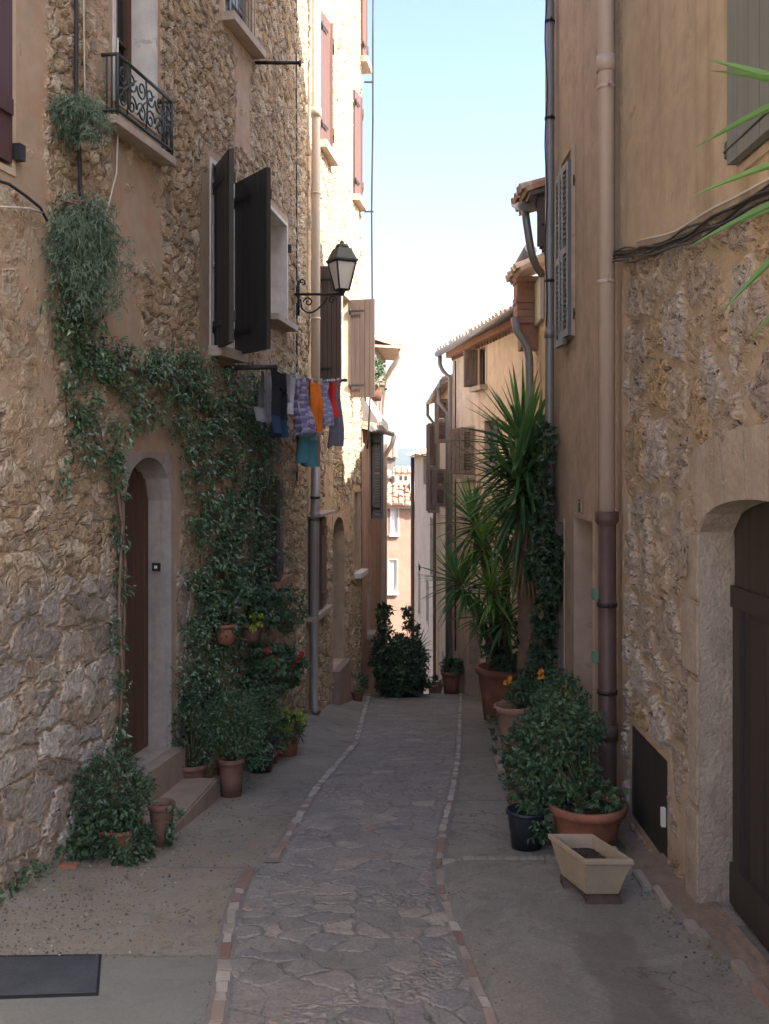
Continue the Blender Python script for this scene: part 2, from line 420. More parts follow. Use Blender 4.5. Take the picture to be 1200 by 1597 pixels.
M['soil']=simple('potting_soil',(.045,.032,.025),.95,.5,30.,bs=.8)
M['blackpl']=simple('black_plastic',(.022,.028,.035),.4,.2,6.)
M['steps']=simple('worn_terracotta_tile',(.29,.225,.185),.8,.3,7.)
M['slab']=simple('stone_slab',(.42,.35,.29),.85,.3,8.)
M['glass']=NT('window_glass').done((.03,.04,.045),.06,spec=.8)
M['glassB']=NT('painted_sky_glass').done((.42,.58,.66),.12,spec=.8)  # pale blue base colour paints in the reflected sky
M['lampglass']=simple('frosted_lamp_glass',(.80,.74,.64),.35,.08)
M['lampmetal']=simple('grey_green_lamp_paint',(.10,.105,.09),.45,.2)
M['grate']=simple('steel_cover_plate',(.085,.092,.105),.6,.5,5.,metal=.2,bs=.4,bsc=90.)
M['col']=col_mat('coloured_stone')
M['cloth']=col_mat('washed_fabric',.9,.2,30.,.15,.1)
M['awning']=simple('white_canvas',(.75,.72,.68),.8,.1)
M['bark']=simple('palm_bark',(.21,.135,.10),.9,.45,14.,bs=.8,bsc=25.)
M['stem']=simple('green_stem',(.10,.11,.05),.8,.3,20.)
M['wire']=simple('green_wire',(.10,.2,.14),.5,.1)
def tile_mat(name,a,b,c,sc=5.):
    t=NT(name); uv=t.n('TexCoord').outputs['Object']
    n=t.n('TexVoronoi',{'Vector':uv,'Scale':sc},feature='F1'); r=t.n('SeparateColor',{0:n.outputs['Color']}).outputs[0]
    col=t.ramp(r,[(0,a),(.5,b),(1,c)]); v=t.math('ADD',.6,t.math('MULTIPLY',t.noise(uv,14.,4),.8))
    return t.done(t.mix(1.,col,t.n('CombineColor',{0:v,1:v,2:v}).outputs[0],'MULTIPLY'),.9,bump=t.noise(uv,30.),bs=.3,spec=.2)
M['tile']=tile_mat('clay_roof_tiles',(.42,.24,.16),(.56,.40,.28),(.66,.52,.40))
M['tileF']=tile_mat('far_clay_roof_tiles',(.30,.16,.10),(.40,.26,.18),(.48,.37,.28),3.)
# ground
def strip_mat():
    t=NT('crazy_paving'); c=t.n('TexCoord').outputs['Object']
    w=t.noise(c,3.,3,.6,1); w=t.n('VectorMath',{0:w,1:(.5,.5,.5)},operation='SUBTRACT').outputs[0]
    w=t.n('VectorMath',{0:w,3:.22},operation='SCALE').outputs[0]; p=t.n('VectorMath',{0:c,1:w},operation='ADD').outputs[0]
    p=t.n('Mapping',{'Vector':p,'Scale':(1,1.25,.001)}).outputs[0]
    def vor(sc):
        a=t.n('TexVoronoi',{'Vector':p,'Scale':sc},voronoi_dimensions='2D',feature='F1'); b=t.n('TexVoronoi',{'Vector':p,'Scale':sc},voronoi_dimensions='2D',feature='DISTANCE_TO_EDGE')
        s_=t.n('SeparateColor',{0:a.outputs['Color']}); return s_.outputs[0],s_.outputs[1],b.outputs[0]
    r1,g1,e1=vor(6.3); r2,g2,e2=vor(17.)
    cob=t.mr(t.noise(c,1.9,3,.5),.56,.62)
    mn=t.noise(c,14.,5,.65); fn=t.noise(c,60.,3,.6); ln=t.noise(c,2.4,4,.6)
    ee=t.math('MULTIPLY',t.math('SUBTRACT',mn,.5),.12)
    h1=t.mr(t.math('ADD',e1,ee),.02,.13); h2=t.mr(t.math('ADD',e2,ee),.08,.3); h=t.fmix(cob,h1,h2)
    st=[(0,(.20,.19,.175)),(.2,(.27,.25,.22)),(.4,(.19,.18,.175)),(.6,(.30,.265,.225)),(.75,(.22,.205,.20)),(.88,(.29,.225,.185)),(1,(.36,.32,.27))]
    sc=t.ramp(t.fmix(cob,r1,r2),st)
    # some slabs worn level into the mortar
    gone=t.mr(g1,.35,.45); 
    vis=t.fmix(cob,gone,1.)
    mort=t.mix(t.mr(ln,.35,.65),(.20,.188,.168),(.27,.248,.22))
    col=t.mix(t.math('MULTIPLY',t.math('MULTIPLY',h,vis),.95),mort,sc)
    crack=t.math('SUBTRACT',1.,t.mr(t.math('ADD',e1,ee),.0,.03)); col=t.mix(t.math('MULTIPLY',crack,.55),col,(.09,.08,.07))
    v=t.math('ADD',.1,t.math('MULTIPLY',t.math('ADD',mn,fn),.9)); col=t.mix(1.,col,t.n('CombineColor',{0:v,1:v,2:v}).outputs[0],'MULTIPLY')
    hh=t.math('ADD',t.math('MULTIPLY',t.math('MULTIPLY',h,vis),.6),t.math('ADD',t.math('MULTIPLY',mn,.6),t.math('MULTIPLY',fn,.45)))
    return t.done(col,t.math('ADD',.5,t.math('MULTIPLY',mn,.4)),disp=hh,scale=.012,mid=.8,spec=.4)
def pave_mat(name,c1,c2,c3,stains=()):
    t=NT(name); c=t.n('TexCoord').outputs['Object']
    ln=t.noise(c,.8,5,.62); mn=t.noise(c,5.5,5,.65); fn=t.noise(c,70.,4,.7); sp=t.noise(c,26.,3,.7)
    col=t.mix(t.mr(ln,.32,.68),c1,c2); col=t.mix(t.math('MULTIPLY',t.mr(mn,.45,.7),.7),col,c3)
    col=t.mix(t.math('MULTIPLY',t.mr(sp,.62,.72),.35),col,(.28,.25,.215))
    dk=t.mr(t.noise(c,2.1,5,.7),.58,.72); col=t.mix(t.math('MULTIPLY',dk,.45),col,tuple(.5*a for a in c1))
    gr=t.mr(t.noise(c,48.,3,.8),.60,.70); col=t.mix(t.math('MULTIPLY',gr,.55),col,(.085,.075,.06)); wh=t.mr(t.noise(c,61.,3,.8),.64,.70); col=t.mix(t.math('MULTIPLY',wh,.5),col,(.42,.39,.34)); pa=t.mr(t.noise(c,1.35,6,.78,0,.9),.5,.56); col=t.mix(t.math('MULTIPLY',pa,.38),col,tuple(a*1.45 for a in c1)); pd=t.mr(t.noise(c,1.9,6,.8,0,1.2),.56,.63); col=t.mix(t.math('MULTIPLY',pd,.42),col,tuple(a*.5 for a in c1))
    # cracks
    w=t.n('VectorMath',{0:c,1:t.n('VectorMath',{0:t.noise(c,2.5,4,.6,1),3:.6},operation='SCALE').outputs[0]},operation='ADD').outputs[0]
    e=t.n('TexVoronoi',{'Vector':w,'Scale':.75},feature='DISTANCE_TO_EDGE').outputs[0]
    cr=t.math('SUBTRACT',1.,t.mr(e,.0,.006)); col=t.mix(t.math('MULTIPLY',t.math('MULTIPLY',cr,t.mr(ln,.42,.52)),.75),col,(.06,.055,.05))
    sep=t.n('SeparateXYZ',{0:c}); wob=t.math('MULTIPLY',t.math('SUBTRACT',mn,.5),.12)
    for (y,wd,sd,xa,xb) in stains:   # expansion joints across the pavement
        d=t.math('ABSOLUTE',t.math('SUBTRACT',t.math('ADD',sep.outputs[1],wob),y))
        q=t.math('SUBTRACT',1.,t.mr(d,wd*.3,wd)); col=t.mix(t.math('MULTIPLY',q,sd),col,(.07,.06,.05))
    v=t.math('ADD',.15,t.math('MULTIPLY',t.math('ADD',fn,mn),.85)); col=t.mix(1.,col,t.n('CombineColor',{0:v,1:v,2:v}).outputs[0],'MULTIPLY')
    return t,col,t.math('ADD',t.math('MULTIPLY',fn,.3),t.math('ADD',mn,t.math('MULTIPLY',cr,-.0)))
M['strip']=strip_mat()
t,c,b=pave_mat('worn_concrete_left',(.21,.20,.17),(.31,.275,.225),(.16,.155,.135),((4.27,.014,.6,0,0),(5.38,.02,.45,0,0),(9.3,.02,.4,0,0),(12.4,.03,.6,0,0)))
cL=t.n('TexCoord').outputs['Object']; sy=t.n('SeparateXYZ',{0:cL}).outputs[1]; nz=t.noise(cL,6.,5,.7); yy=t.math('ADD',sy,t.math('MULTIPLY',t.math('SUBTRACT',nz,.5),.5))
near=t.math('SUBTRACT',1.,t.mr(sy,4.26,4.28)); dust=t.math('MULTIPLY',t.mr(nz,.38,.6),t.math('MULTIPLY',t.mr(yy,4.2,4.5),t.math('SUBTRACT',1.,t.mr(yy,5.2,7.5))))
c=t.mix(t.math('MULTIPLY',near,.6),c,(.175,.19,.18)); c=t.mix(t.math('MULTIPLY',dust,.65),c,(.27,.225,.165)); g2=t.mr(t.noise(cL,38.,4,.75),.57,.66); c=t.mix(t.math('MULTIPLY',t.math('MULTIPLY',g2,dust),.7),c,(.10,.08,.06))
M['paveL']=t.done(c,.85,bump=b,bs=.5,bd=.012)
t,c,b=pave_mat('worn_concrete_right',(.20,.19,.165),(.265,.24,.20),(.145,.14,.125),((6.9,.02,.5,0,0),(9.,.02,.4,0,0)))
cc=t.n('TexCoord').outputs['Object']; sep=t.n('SeparateXYZ',{0:cc})
wob=t.noise(cc,5.,3); dx=t.math('ABSOLUTE',t.math('SUBTRACT',t.math('ADD',sep.outputs[0],t.math('MULTIPLY',wob,.14)),1.03))
st_=t.math('MULTIPLY',t.math('SUBTRACT',1.,t.mr(dx,.1,.16)),t.math('SUBTRACT',1.,t.mr(t.math('ADD',sep.outputs[1],t.math('MULTIPLY',wob,.3)),4.55,4.68)))
c=t.mix(t.math('MULTIPLY',st_,.5),c,(.12,.105,.085))
M['paveR']=t.done(c,.85,bump=b,bs=.5,bd=.012)
M['terrain']=simple('scrub_terrain',(.14,.13,.08),.95,.4,.02)
M['hills']=simple('haze_blue_hills',(.025,.045,.045),.95,.3,.004)  # blue of distant haze also put into the base colour
M['cement']=plaster_mat('grey_cement_render',(.30,.245,.19),(.25,.205,.16),(.15,.12,.09),.5,sc=2.,bs=.6)
M['brickD']=simple('dark_brick',(.10,.07,.06),.9,.5,12.)  # one dark brown tone with random mottling
M['grit']=col_mat('loose_grit',.95,.3,30.)
# ---------------------------------------------------------------- ground
def grid_sheet(name,xa,xb,ys,nx,mat,kind='structure',off=0.,zf=None,bias=None):
    V=[];Fc=[]
    for y in ys:
        a,b=xa(y),xb(y)
        for i in range(nx+1):
            u=i/nx
            if bias: u=bias(u)
            x=a+(b-a)*u
            V.append((x,y,(zf or gz)(x,y)+off))
    for j in range(len(ys)-1):
        for i in range(nx):
            k=j*(nx+1)+i; Fc.append((k,k+1,k+nx+2,k+nx+1))
    me=bpy.data.meshes.new(name); me.from_pydata(V,[],Fc); me.polygons.foreach_set('use_smooth',[True]*len(Fc)); me.materials.append(mat)
    return tag(link(name,me),kind=kind)
ysd=list(np.arange(-3,2.6,.1))+list(np.arange(2.6,7.6,.018))+list(np.arange(7.6,22,.03))
grid_sheet('cobbled_strip',lambda y:xl(y)-.01,lambda y:xr(y)+.01,ysd,64,M['strip'],off=.004)
ysc=sorted(set([round(float(y),3) for y in np.arange(-3,22.01,.1)]+[5.415,5.43,5.445,5.46,5.475]))
grid_sheet('left_pavement',lambda y:-4.,lambda y:xl(y)+.005,ysc,40,M['paveL'])
grid_sheet('right_pavement',lambda y:xr(y)-.005,lambda y:4.,ysc,40,M['paveR'])
def lowz(x,y): return -.35+float(np.interp(y,[-600,-3,22,40,60,90,400,9000],[1.,1.,-5.6,-12,-14.8,-17,-40,-40]))+ (0 if y<22 else .25)
grid_sheet('terrain',lambda y:-9000 if y>400 else -600.,lambda y:9000 if y>400 else 600.,[-600,-100,-20,-3,5,15,18,22,30,40,50,60,90,200,400,1200,9000],60,M['terrain'],zf=lambda x,y:lowz(x,y)-(0 if y>24 or abs(x)>5 else .6))
# lower lane beyond the crest
def lane(y): return EZ-hgt(y)
grid_sheet('lower_lane',lambda y:-2.5,lambda y:4.5,list(np.arange(21.9,60,.5)),14,M['paveL'],zf=lambda x,y:lane(y)-.01)
# edging rows of small stones
def edging(name,pts,w,side):
    mb=MB(); D=2.2; k=0
    def X(d): return float(np.interp(d,[p[1] for p in pts],[p[0] for p in pts]))
    D=-1.
    while D<16.4:
        L=random.uniform(.09,.17) if D<6.2 else random.uniform(.055,.11)
        if random.random()<.2: L*=.6
        x0,x1=X(D),X(D+L); g=.008; ww=w*random.uniform(.82,1.12)
        q=random.random()
        if D<6.2: c=random.choice([(.38,.34,.30),(.36,.31,.265),(.25,.16,.13),(.28,.195,.16),(.31,.245,.20),(.35,.29,.24),(.26,.175,.145),(.41,.37,.32)])
        else: c=random.choice([(.46,.43,.38),(.41,.38,.33),(.48,.45,.41),(.36,.32,.28),(.30,.22,.18),(.43,.39,.34)])
        v=random.uniform(.8,1.1); mb.cur=tuple(a*v for a in c)
        if abs(x1-x0)>.5*L: D+=L; continue
        j=lambda:random.uniform(-.006,.006)
        p=[]
        for z,dz in ((-.06,0),(.0,1)):
            for (x,d) in ((x0-ww/2,D+g),(x0+ww/2,D+g),(x1+ww/2,D+L-g),(x1-ww/2,D+L-g)):
                sx=0 if z<0 else (.003 if x<(x0+x1)/2 else -.003)
                p.append(Vector((x+sx+j(),d+j(),gz((x0+x1)/2,D+L/2)+z+(.012+random.uniform(-.003,.004) if z==0 else 0)+(gz(x0,d)-gz(x0,D+L/2)))))
        mb.hexa(p); D+=L
    # mortar bed
    o=mb.build(name,M['col']); tag(o,kind='structure'); return o
edging('left_edging',EL,.052,-1); edging('right_edging',ER,.043,1)
mb=MB()
for P_ in (EL,ER):
    ys=list(np.arange(-3,17,.04))
    for a,b in zip(ys,ys[1:]):
        xa,xb=[float(np.interp(d,[p[1] for p in P_],[p[0] for p in P_])) for d in (a,b)]
        if abs(xa-xb)>.35*(b-a): continue
        k=len(mb.v); mb.v+=[(xa-.04,a,gz(xa,a)+.0075),(xa+.04,a,gz(xa,a)+.0075),(xb+.04,b,gz(xb,b)+.0075),(xb-.04,b,gz(xb,b)+.0075)]; mb.face((k,k+1,k+2,k+3))
tag(mb.build('edging_mortar',simple('edging_mortar',(.21,.19,.17),.9,.3,20.)),kind='structure')
# far hills, bluish haze tint carried by their colour
V=[];Fc=[];n=160
for r,(d0,hh) in enumerate(((2600,-42),(3300,12),(4200,45),(5200,80),(6400,20))):
    for i in range(n+1):
        x=-5200+10400*i/n
        h=hh+ (math.sin(x*.0011+r)*22+math.sin(x*.0031+r*2)*9+math.sin(x*.0087+r)*4)*(0 if r==0 else 1)
        V.append((x,d0,h))
for r in range(4):
    for i in range(n):
        k=r*(n+1)+i; Fc.append((k,k+1,k+n+2,k+n+1))
me=bpy.data.meshes.new('hills'); me.from_pydata(V,[],Fc); me.materials.append(M['hills']); tag(link('hills',me),kind='structure')
# ---------------------------------------------------------------- building helpers
def opening(parent,w,s0,s1,z0,z1,depth,name='window',rmat='reveal',back='glass',frame='shWhite',fw=.045,sill=None,sillmat='slab',arch=0.,label=None,bars=1,so=.06,lip=.008,noback=False,archmat=None):
    mb=MB(); T=.035
    zt=z1
    w.box(mb,s0-T,s0,z0-T,z1+T,-depth,lip); w.box(mb,s1,s1+T,z0-T,z1+T,-depth,lip)
    w.box(mb,s0,s1,z0-T,z0,-depth,lip-.001)
    if arch<=0: w.box(mb,s0,s1,z1,z1+T,-depth,lip-.001)
    else:
        N=14; c=(s0+s1)/2; hw=(s1-s0)/2
        pt=[]
        for i in range(N+1):
            u=-1+2*i/N; pt.append((c+hw*u, z1-arch+arch*math.sqrt(max(0,1-u*u))))
        for (a,za),(b,zb) in zip(pt,pt[1:]):
            ps=[w.P(a,za,-depth),w.P(b,zb,-depth),w.P(b,zb,lip),w.P(a,za,lip),w.P(a,z1+T,-depth),w.P(b,z1+T,-depth),w.P(b,z1+T,lip),w.P(a,z1+T,lip)]
            if w.side<0: ps=[ps[i] for i in (3,2,1,0,7,6,5,4)]
            mb.hexa(ps)
    o=mb.build(name,M[rmat],parent)
    if label: o['label']=label
    if not noback:
        b=MB(); w.box(b,s0,s1,z0,z1,-depth-.03,-depth); pn='pane' if 'glass' in back else 'panel'
        b.build(pn,M[back],o)
    if frame:
        f=MB(); d0,d1=-depth+.002,-depth+.035
        w.box(f,s0,s0+fw,z0,z1,d0,d1); w.box(f,s1-fw,s1,z0,z1,d0,d1)
        w.box(f,s0+fw,s1-fw,z0,z0+fw,d0,d1-.002); w.box(f,s0+fw,s1-fw,z1-fw,z1,d0,d1-.002)
        c=(s0+s1)/2; w.box(f,c-fw*.6,c+fw*.6,z0+fw,z1-fw,d0,d1-.004)
        for k in range(bars):
            z=z0+(z1-z0)*(k+1)/(bars+1); w.box(f,s0+fw,c-fw*.6,z-.012,z+.012,d0,d1-.006); w.box(f,c+fw*.6,s1-fw,z-.012,z+.012,d0,d1-.006)
        f.build('frame',M[frame],o)
    if sill:
        b=MB(); w.box(b,s0-so,s1+so,z0-.02-sill,z0-.002,-depth*.5,.0+.11)
        b.build('sill',M[sillmat],o)
    return o
def shutter(parent,hinge,dirv,wd,z0,z1,mat,style='plank',th=.035,nb=5,name='shutter',brace=True,face=None,slope=0.,hinges=True):
    d=Vector((dirv[0],dirv[1],0)).normalized(); n=Vector((-d.y,d.x,0)); h=Vector((hinge[0],hinge[1],0)); mb=MB()
    def bx(a0,a1,b0,b1,zz0,zz1,mbb=None,dz0=0,dz1=0):
        ps=[h+d*a+n*b+Vector((0,0,z+slope*(a/wd)*(1 if z>(z0+z1)/2 else 0))) for z in (zz0,zz1) for a,b in ((a0,b0),(a1,b0),(a1,b1),(a0,b1))]
        (mbb or mb).hexa(ps)
    if style=='plank':
        for i in range(nb):
            a0=wd*i/nb+.0025; a1=wd*(i+1)/nb-.0025
            bx(a0,a1,-th/2+random.uniform(-.001,.001),th/2,z0,z1)
        for sg in ((-1,1) if brace else ()):
            for z in (z0+.14*(z1-z0),z1-.14*(z1-z0)):
                b0,b1=(th/2,th/2+.018) if sg>0 else (-th/2-.018,-th/2)
                if sg>0: bx(.02,wd-.02,b0,b1,z-.04,z+.04)
    elif style=='louver':
        fw=.05
        bx(0,fw,-th/2,th/2,z0,z1); bx(wd-fw,wd,-th/2,th/2,z0,z1)
        for z in (z0,z1-.06,(z0+z1)/2-.03): bx(fw,wd-fw,-th/2+.001,th/2-.001,z,z+.06)
        z=z0+.07
        while z<z1-.08:
            if abs(z-(z0+z1)/2)>.04:
                ps=[h+d*a+n*b+Vector((0,0,zz)) for a,b,zz in ((fw,-th/2,z),(wd-fw,-th/2,z),(wd-fw,th/2-.004,z+.028),(fw,th/2-.004,z+.028))]
                ps=ps+[p+Vector((0,0,.007)) for p in ps]; mb.hexa(ps)
            z+=.042
    o=mb.build(name,M[mat],parent)
    for z in ((z0+.12*(z1-z0),z1-.12*(z1-z0)) if hinges else ()):
        hm=MB(); bx(-.02,wd*.6,-th/2-.024,-th/2-.0185,z-.014,z+.014,hm)
        hm.tube([h+n*(-th/2-.012)+Vector((0,0,z-.045)),h+n*(-th/2-.012)+Vector((0,0,z+.045))],.012,6)
        hm.build('hinge',M['iron'],o)
    return o
def tiles(mb,A,B,upv,rows,w=.19,l=.33,r=.088,jit=.012,base=True):
    A=Vector(A);B=Vector(B); L=(B-A).length; e=(B-A)/L; n=e.cross(upv).normalized()
    if n.z<0: n=-n
    nc=max(1,int(L/w))
    if base:
        k=[A,B,B+upv*(rows*l),A+upv*(rows*l)]; k=[p-n*.0 for p in k]; mb.hexa([p-n*.05 for p in k]+[p-n*.005 for p in k])
    for c in range(nc):
        for q in range(rows):
            j=Vector((random.uniform(-jit,jit),random.uniform(-jit,jit),random.uniform(-jit,jit)))
            p=A+e*((c+.5)*L/nc)+upv*(q*l-.03)+j; p2=p+upv*(l+.05)-n*.012
            b=len(mb.v); N=5
            for (pp,rr) in ((p,r),(p2,r*.82)):
                for i in range(N+1):
                    a=math.pi*i/N; mb.v.append(tuple(pp+e*(math.cos(a)*rr)+n*(math.sin(a)*rr*.8)))
            for i in range(N): mb.face((b+i,b+i+1,b+N+2+i,b+N+1+i),True)
            if q==0: mb.face([b+i for i in range(N+1)])
    return mb
def pipe(parent,pts,r,mat,name='drainpipe',clips=(),n=10,clipmat='iron',sock=()):
    mb=MB(); mb.tube(pts,r,n)
    for z in sock:   # wider sockets at given heights
        q=interp_z(pts,z); mb.tube([q+Vector((0,0,-.05)),q+Vector((0,0,.05))],r*1.18,n)
    o=mb.build(name,M[mat],parent)
    if clips:
        for z in clips:
            c=MB(); q=interp_z(pts,z); c.lathe([(r*1.02,-.012),(r*1.13,-.012),(r*1.13,.012),(r*1.02,.012)],q,12)
            c.box(q.x-.008,q.x+.008,q.y-r-.05,q.y-r+.002,q.z-.008,q.z+.008)
            c.build('pipe_clip',M[clipmat],o)
    return o
def interp_z(pts,z):
    for a,b in zip(pts,pts[1:]):
        a,b=Vector(a),Vector(b)
        if min(a.z,b.z)<=z<=max(a.z,b.z) and abs(a.z-b.z)>1e-6: return a+(b-a)*((z-a.z)/(b.z-a.z))
    return Vector(pts[0])
def boxmask(lst,soft=.12):
    def fn(Sg,Zg):
        m=np.zeros_like(Sg)
        for (a,b,c,d,v) in lst:
            q=np.maximum(np.maximum(a-Sg,Sg-b),np.maximum(c-Zg,Zg-d)); m=np.maximum(m,v*np.clip(.5-q/soft,0,1))
        return m
    return fn
# ================================================================ LEFT NEAR HOUSE
wL=Wall([(-2.9,-.1),(-1.9,4.9),(-1.08,9.0),(-.925,10.3)],-1)
A=lambda px:wL.s_at(px); ZL=lambda px,py:wL.z_at(px,py)
HL=thing('stone_house',(-2.3,5,gz(-2.3,5)),'tall rubble stone house in shade on the left, with vine, balcony and arched door','house')
s=A
oW1=(A(-230),A(17),ZL(17,262),ZL(17,262)+2.0)
oW2=(A(180),A(241),ZL(215,178),ZL(215,178)+2.1)
oW3=(A(350),A(393),ZL(372,50),ZL(372,50)+1.15)
oW4=(A(330),A(364),ZL(347,545),ZL(347,545)+1.42)
oW5=(A(419),A(447),ZL(433,498),ZL(433,498)+.98)
oD=(A(193),A(266),ZL(262,1168),ZL(262,1168)+2.02)
oW6=(A(396),A(437),ZL(420,906),ZL(420,906)+.95)
def plL(Sg,Zg):
    m=boxmask([(A(20),A(78),ZL(50,330),6.5,.9),(A(-200),A(92),ZL(50,640),ZL(50,330),.62),(A(130),A(182),ZL(150,190),6.6,.55),
      (A(170),A(255),ZL(220,430),ZL(220,240),.78),(A(158),A(225),ZL(200,560),ZL(200,420),.85),(A(225),A(300),ZL(250,545),ZL(250,430),.42),
      (A(180),A(285),ZL(260,900),ZL(260,640),1.),(A(255),A(276),-.5,ZL(260,700),1.2),(A(178),A(194),ZL(190,1165),ZL(190,730),.62),
      (A(310),A(332),ZL(320,560),ZL(320,265),.9),(A(0),A(110),ZL(60,740),ZL(60,600),.45),(A(365),A(392),ZL(370,230),ZL(370,70),.9),(A(404),A(450),ZL(430,590),ZL(430,505),.5)],.16)(Sg,Zg)
    return m
def bigL(Sg,Zg): return np.clip((1.9-Zg)/1.0,0,1)*np.clip((7.3-Sg+.9)/1.,0,1)
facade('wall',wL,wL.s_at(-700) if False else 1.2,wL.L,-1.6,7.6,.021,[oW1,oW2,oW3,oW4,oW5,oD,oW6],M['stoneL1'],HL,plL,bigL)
body(wL,.05,wL.L,-2,7.6,4.,M['plBody'],HL)
mb=MB(); wL.box(mb,.05,1.2,-1.6,7.6,-.2,0); mb.build('wall',M['plBody'],HL)
mb=MB(); wL.box(mb,.05,wL.L,7.6,7.75,-4.2,.3,6); mb.build('roof',M['tile'],HL)
# windows
w1=opening(HL,wL,*oW1,.16,back='shMaroon',frame=None,label='maroon shuttered window at the upper left edge')
shutter(w1,wL.P(A(17)-.01,0,.0),-wL.t(4).to_3d(),.5,oW1[2]+.02,oW1[3]-.04,'shMaroon',nb=4)
mb=MB(); wL.box(mb,A(17)+.0,A(17)+.055,ZL(20,250),ZL(20,225),.0,.05); mb.build('latch',M['iron'],w1)
w2=opening(HL,wL,*oW2,.20,rmat='whitepl',back='glass',frame='doorL',fw=.06,bars=3,label='french window behind the scrolled iron balcony')
w3=opening(HL,wL,*oW3,.10,back='glassB',frame='pipeG',fw=.03,bars=3,sill=.05,label='upper window with a pale sky reflection painted into its panes')
mb=MB()
for k in range(9):
    a=oW3[0]+.02+(oW3[1]-oW3[0]-.04)*k/8; mb.tube([wL.P(a,oW3[2],.03),wL.P(a,oW3[3],.03)],.0025,5)
for k in range(9):
    z=oW3[2]+.05+k*.13; mb.tube([wL.P(oW3[0],z,.035),wL.P(oW3[1],z,.035)],.0025,5)
mb.build('grille',M['irong'],w3)
w4=opening(HL,wL,*oW4,.17,rmat='whitepl',back='glass',frame='shWhite',sill=.06,label='window with two open dark shutters')
hin=wL.P(A(334),0,.02); out=U(358,545,7.35); shutter(w4,hin,(out-hin).to_2d(),.5,oW4[2]-.02,oW4[3]-.02,'shDark',nb=4)
hin=wL.P(A(364),0,.03); out=U(415,545,7.75); shutter(w4,hin,(out-hin).to_2d(),.56,oW4[2]-.02,oW4[3]-.03,'shDark',nb=4)
w5=opening(HL,wL,*oW5,.2,rmat='whitepl',back='glass',frame='shWhite',sill=.04,label='small pale recessed window beyond the dark shutters')
mb=MB(); wL.box(mb,oW5[1]+.04,oW5[1]+.07,oW5[3]-.25,oW5[3]-.17,.0,.04); mb.build('latch',M['iron'],w5)
w6=opening(HL,wL,*oW6,.14,back='shDark',frame='shDark',fw=.05,sill=.05,sillmat='terraL',label='low dark window half buried in the vine')
shutter(w6,wL.P(oW6[1]-.01,0,.02),-wL.t(9.2)*.5+wL.n(9.2)*.12,(oW6[1]-oW6[0])/2,oW6[2]+.01,oW6[3]-.02,'shDark',nb=3)
shutter(w6,wL.P(oW6[0]+.01,0,.02),wL.t(9.2)*.5+wL.n(9.2)*.03,(oW6[1]-oW6[0])/2-.02,oW6[2]+.01,oW6[3]-.02,'shDark',nb=3)
dr=opening(HL,wL,*oD,.2,name='door',rmat='jamb',back='doorL',frame='doorL',fw=.05,bars=0,arch=.30,archmat='reveal',label='brown wooden door deep in an arched stone doorway')
mb=MB()
for i in range(4): 
    a=oD[0]+.05+(oD[1]-oD[0]-.1)*i/4; wL.box(mb,a+.004,a+(oD[1]-oD[0]-.1)/4-.004,oD[2]+.02,oD[3]-.1,-.199,-.175)
mb.build('door_planks',M['doorL'],dr)
mb=MB(); q=wL.P((oD[0]+oD[1])/2-.2,EZ-1.05,-.15); mb.lathe([(0,-.02),(.022,-.015),(.026,0),(.022,.015),(0,.02)],q,10); mb.build('handle',M['iron'],dr)
# bell push on the jamb
q=wL.P(oD[1]-.004,0,-.1); D=q.y; zb=EZ+(HY-884)/F*D
mb=MB(); wL.box(mb,oD[1]-.018,oD[1]-.0005,zb-.028,zb+.028,-.128,-.072); b=mb.build('doorbell',M['iron'],dr)
mb=MB(); wL.box(mb,oD[1]-.024,oD[1]-.0185,zb-.010,zb+.010,-.11,-.09); mb.build('button',M['shWhite'],b)
# door steps
zt=oD[2]-.0
mb=MB(); wL.box(mb,oD[0]+.02,oD[1]+.02,-1.2,zt-.002,-.19,.10,1); mb.build('upper_step',M['steps'],HL)
c1=G(340,1247); c2=G(267,1307); top=EZ+(HY-1213)/F*c1.y
i1=wL.P(wL.s_at(0)+0,0,0)
def wallpt_atY(Y,o=-.02):
    for k in range(2000):
        s_=k*.006
        q=wL.P(s_,0,o)
        if q.y>=Y: return q
mb=MB(); p=[c2,c1,wallpt_atY(c1.y+.05),wallpt_atY(c2.y+.02)]
vs=[Vector((q.x,q.y,-.9)) for q in p]+[Vector((q.x,q.y,top)) for q in p]
bm=bmesh.new(); bv=[bm.verts.new(v) for v in vs]
for f in [(3,2,1,0),(4,5,6,7),(0,1,5,4),(1,2,6,5),(2,3,7,6),(3,0,4,7)]: bm.faces.new([bv[i] for i in f])
bmesh.ops.bevel(bm,geom=list(bm.edges),offset=.012,segments=2,affect='EDGES'); bm.verts.index_update()
mb.add([v.co.copy() for v in bm.verts],[[v.index for v in f.verts] for f in bm.faces]); bm.free()
mb.build('lower_step',M['steps'],HL)
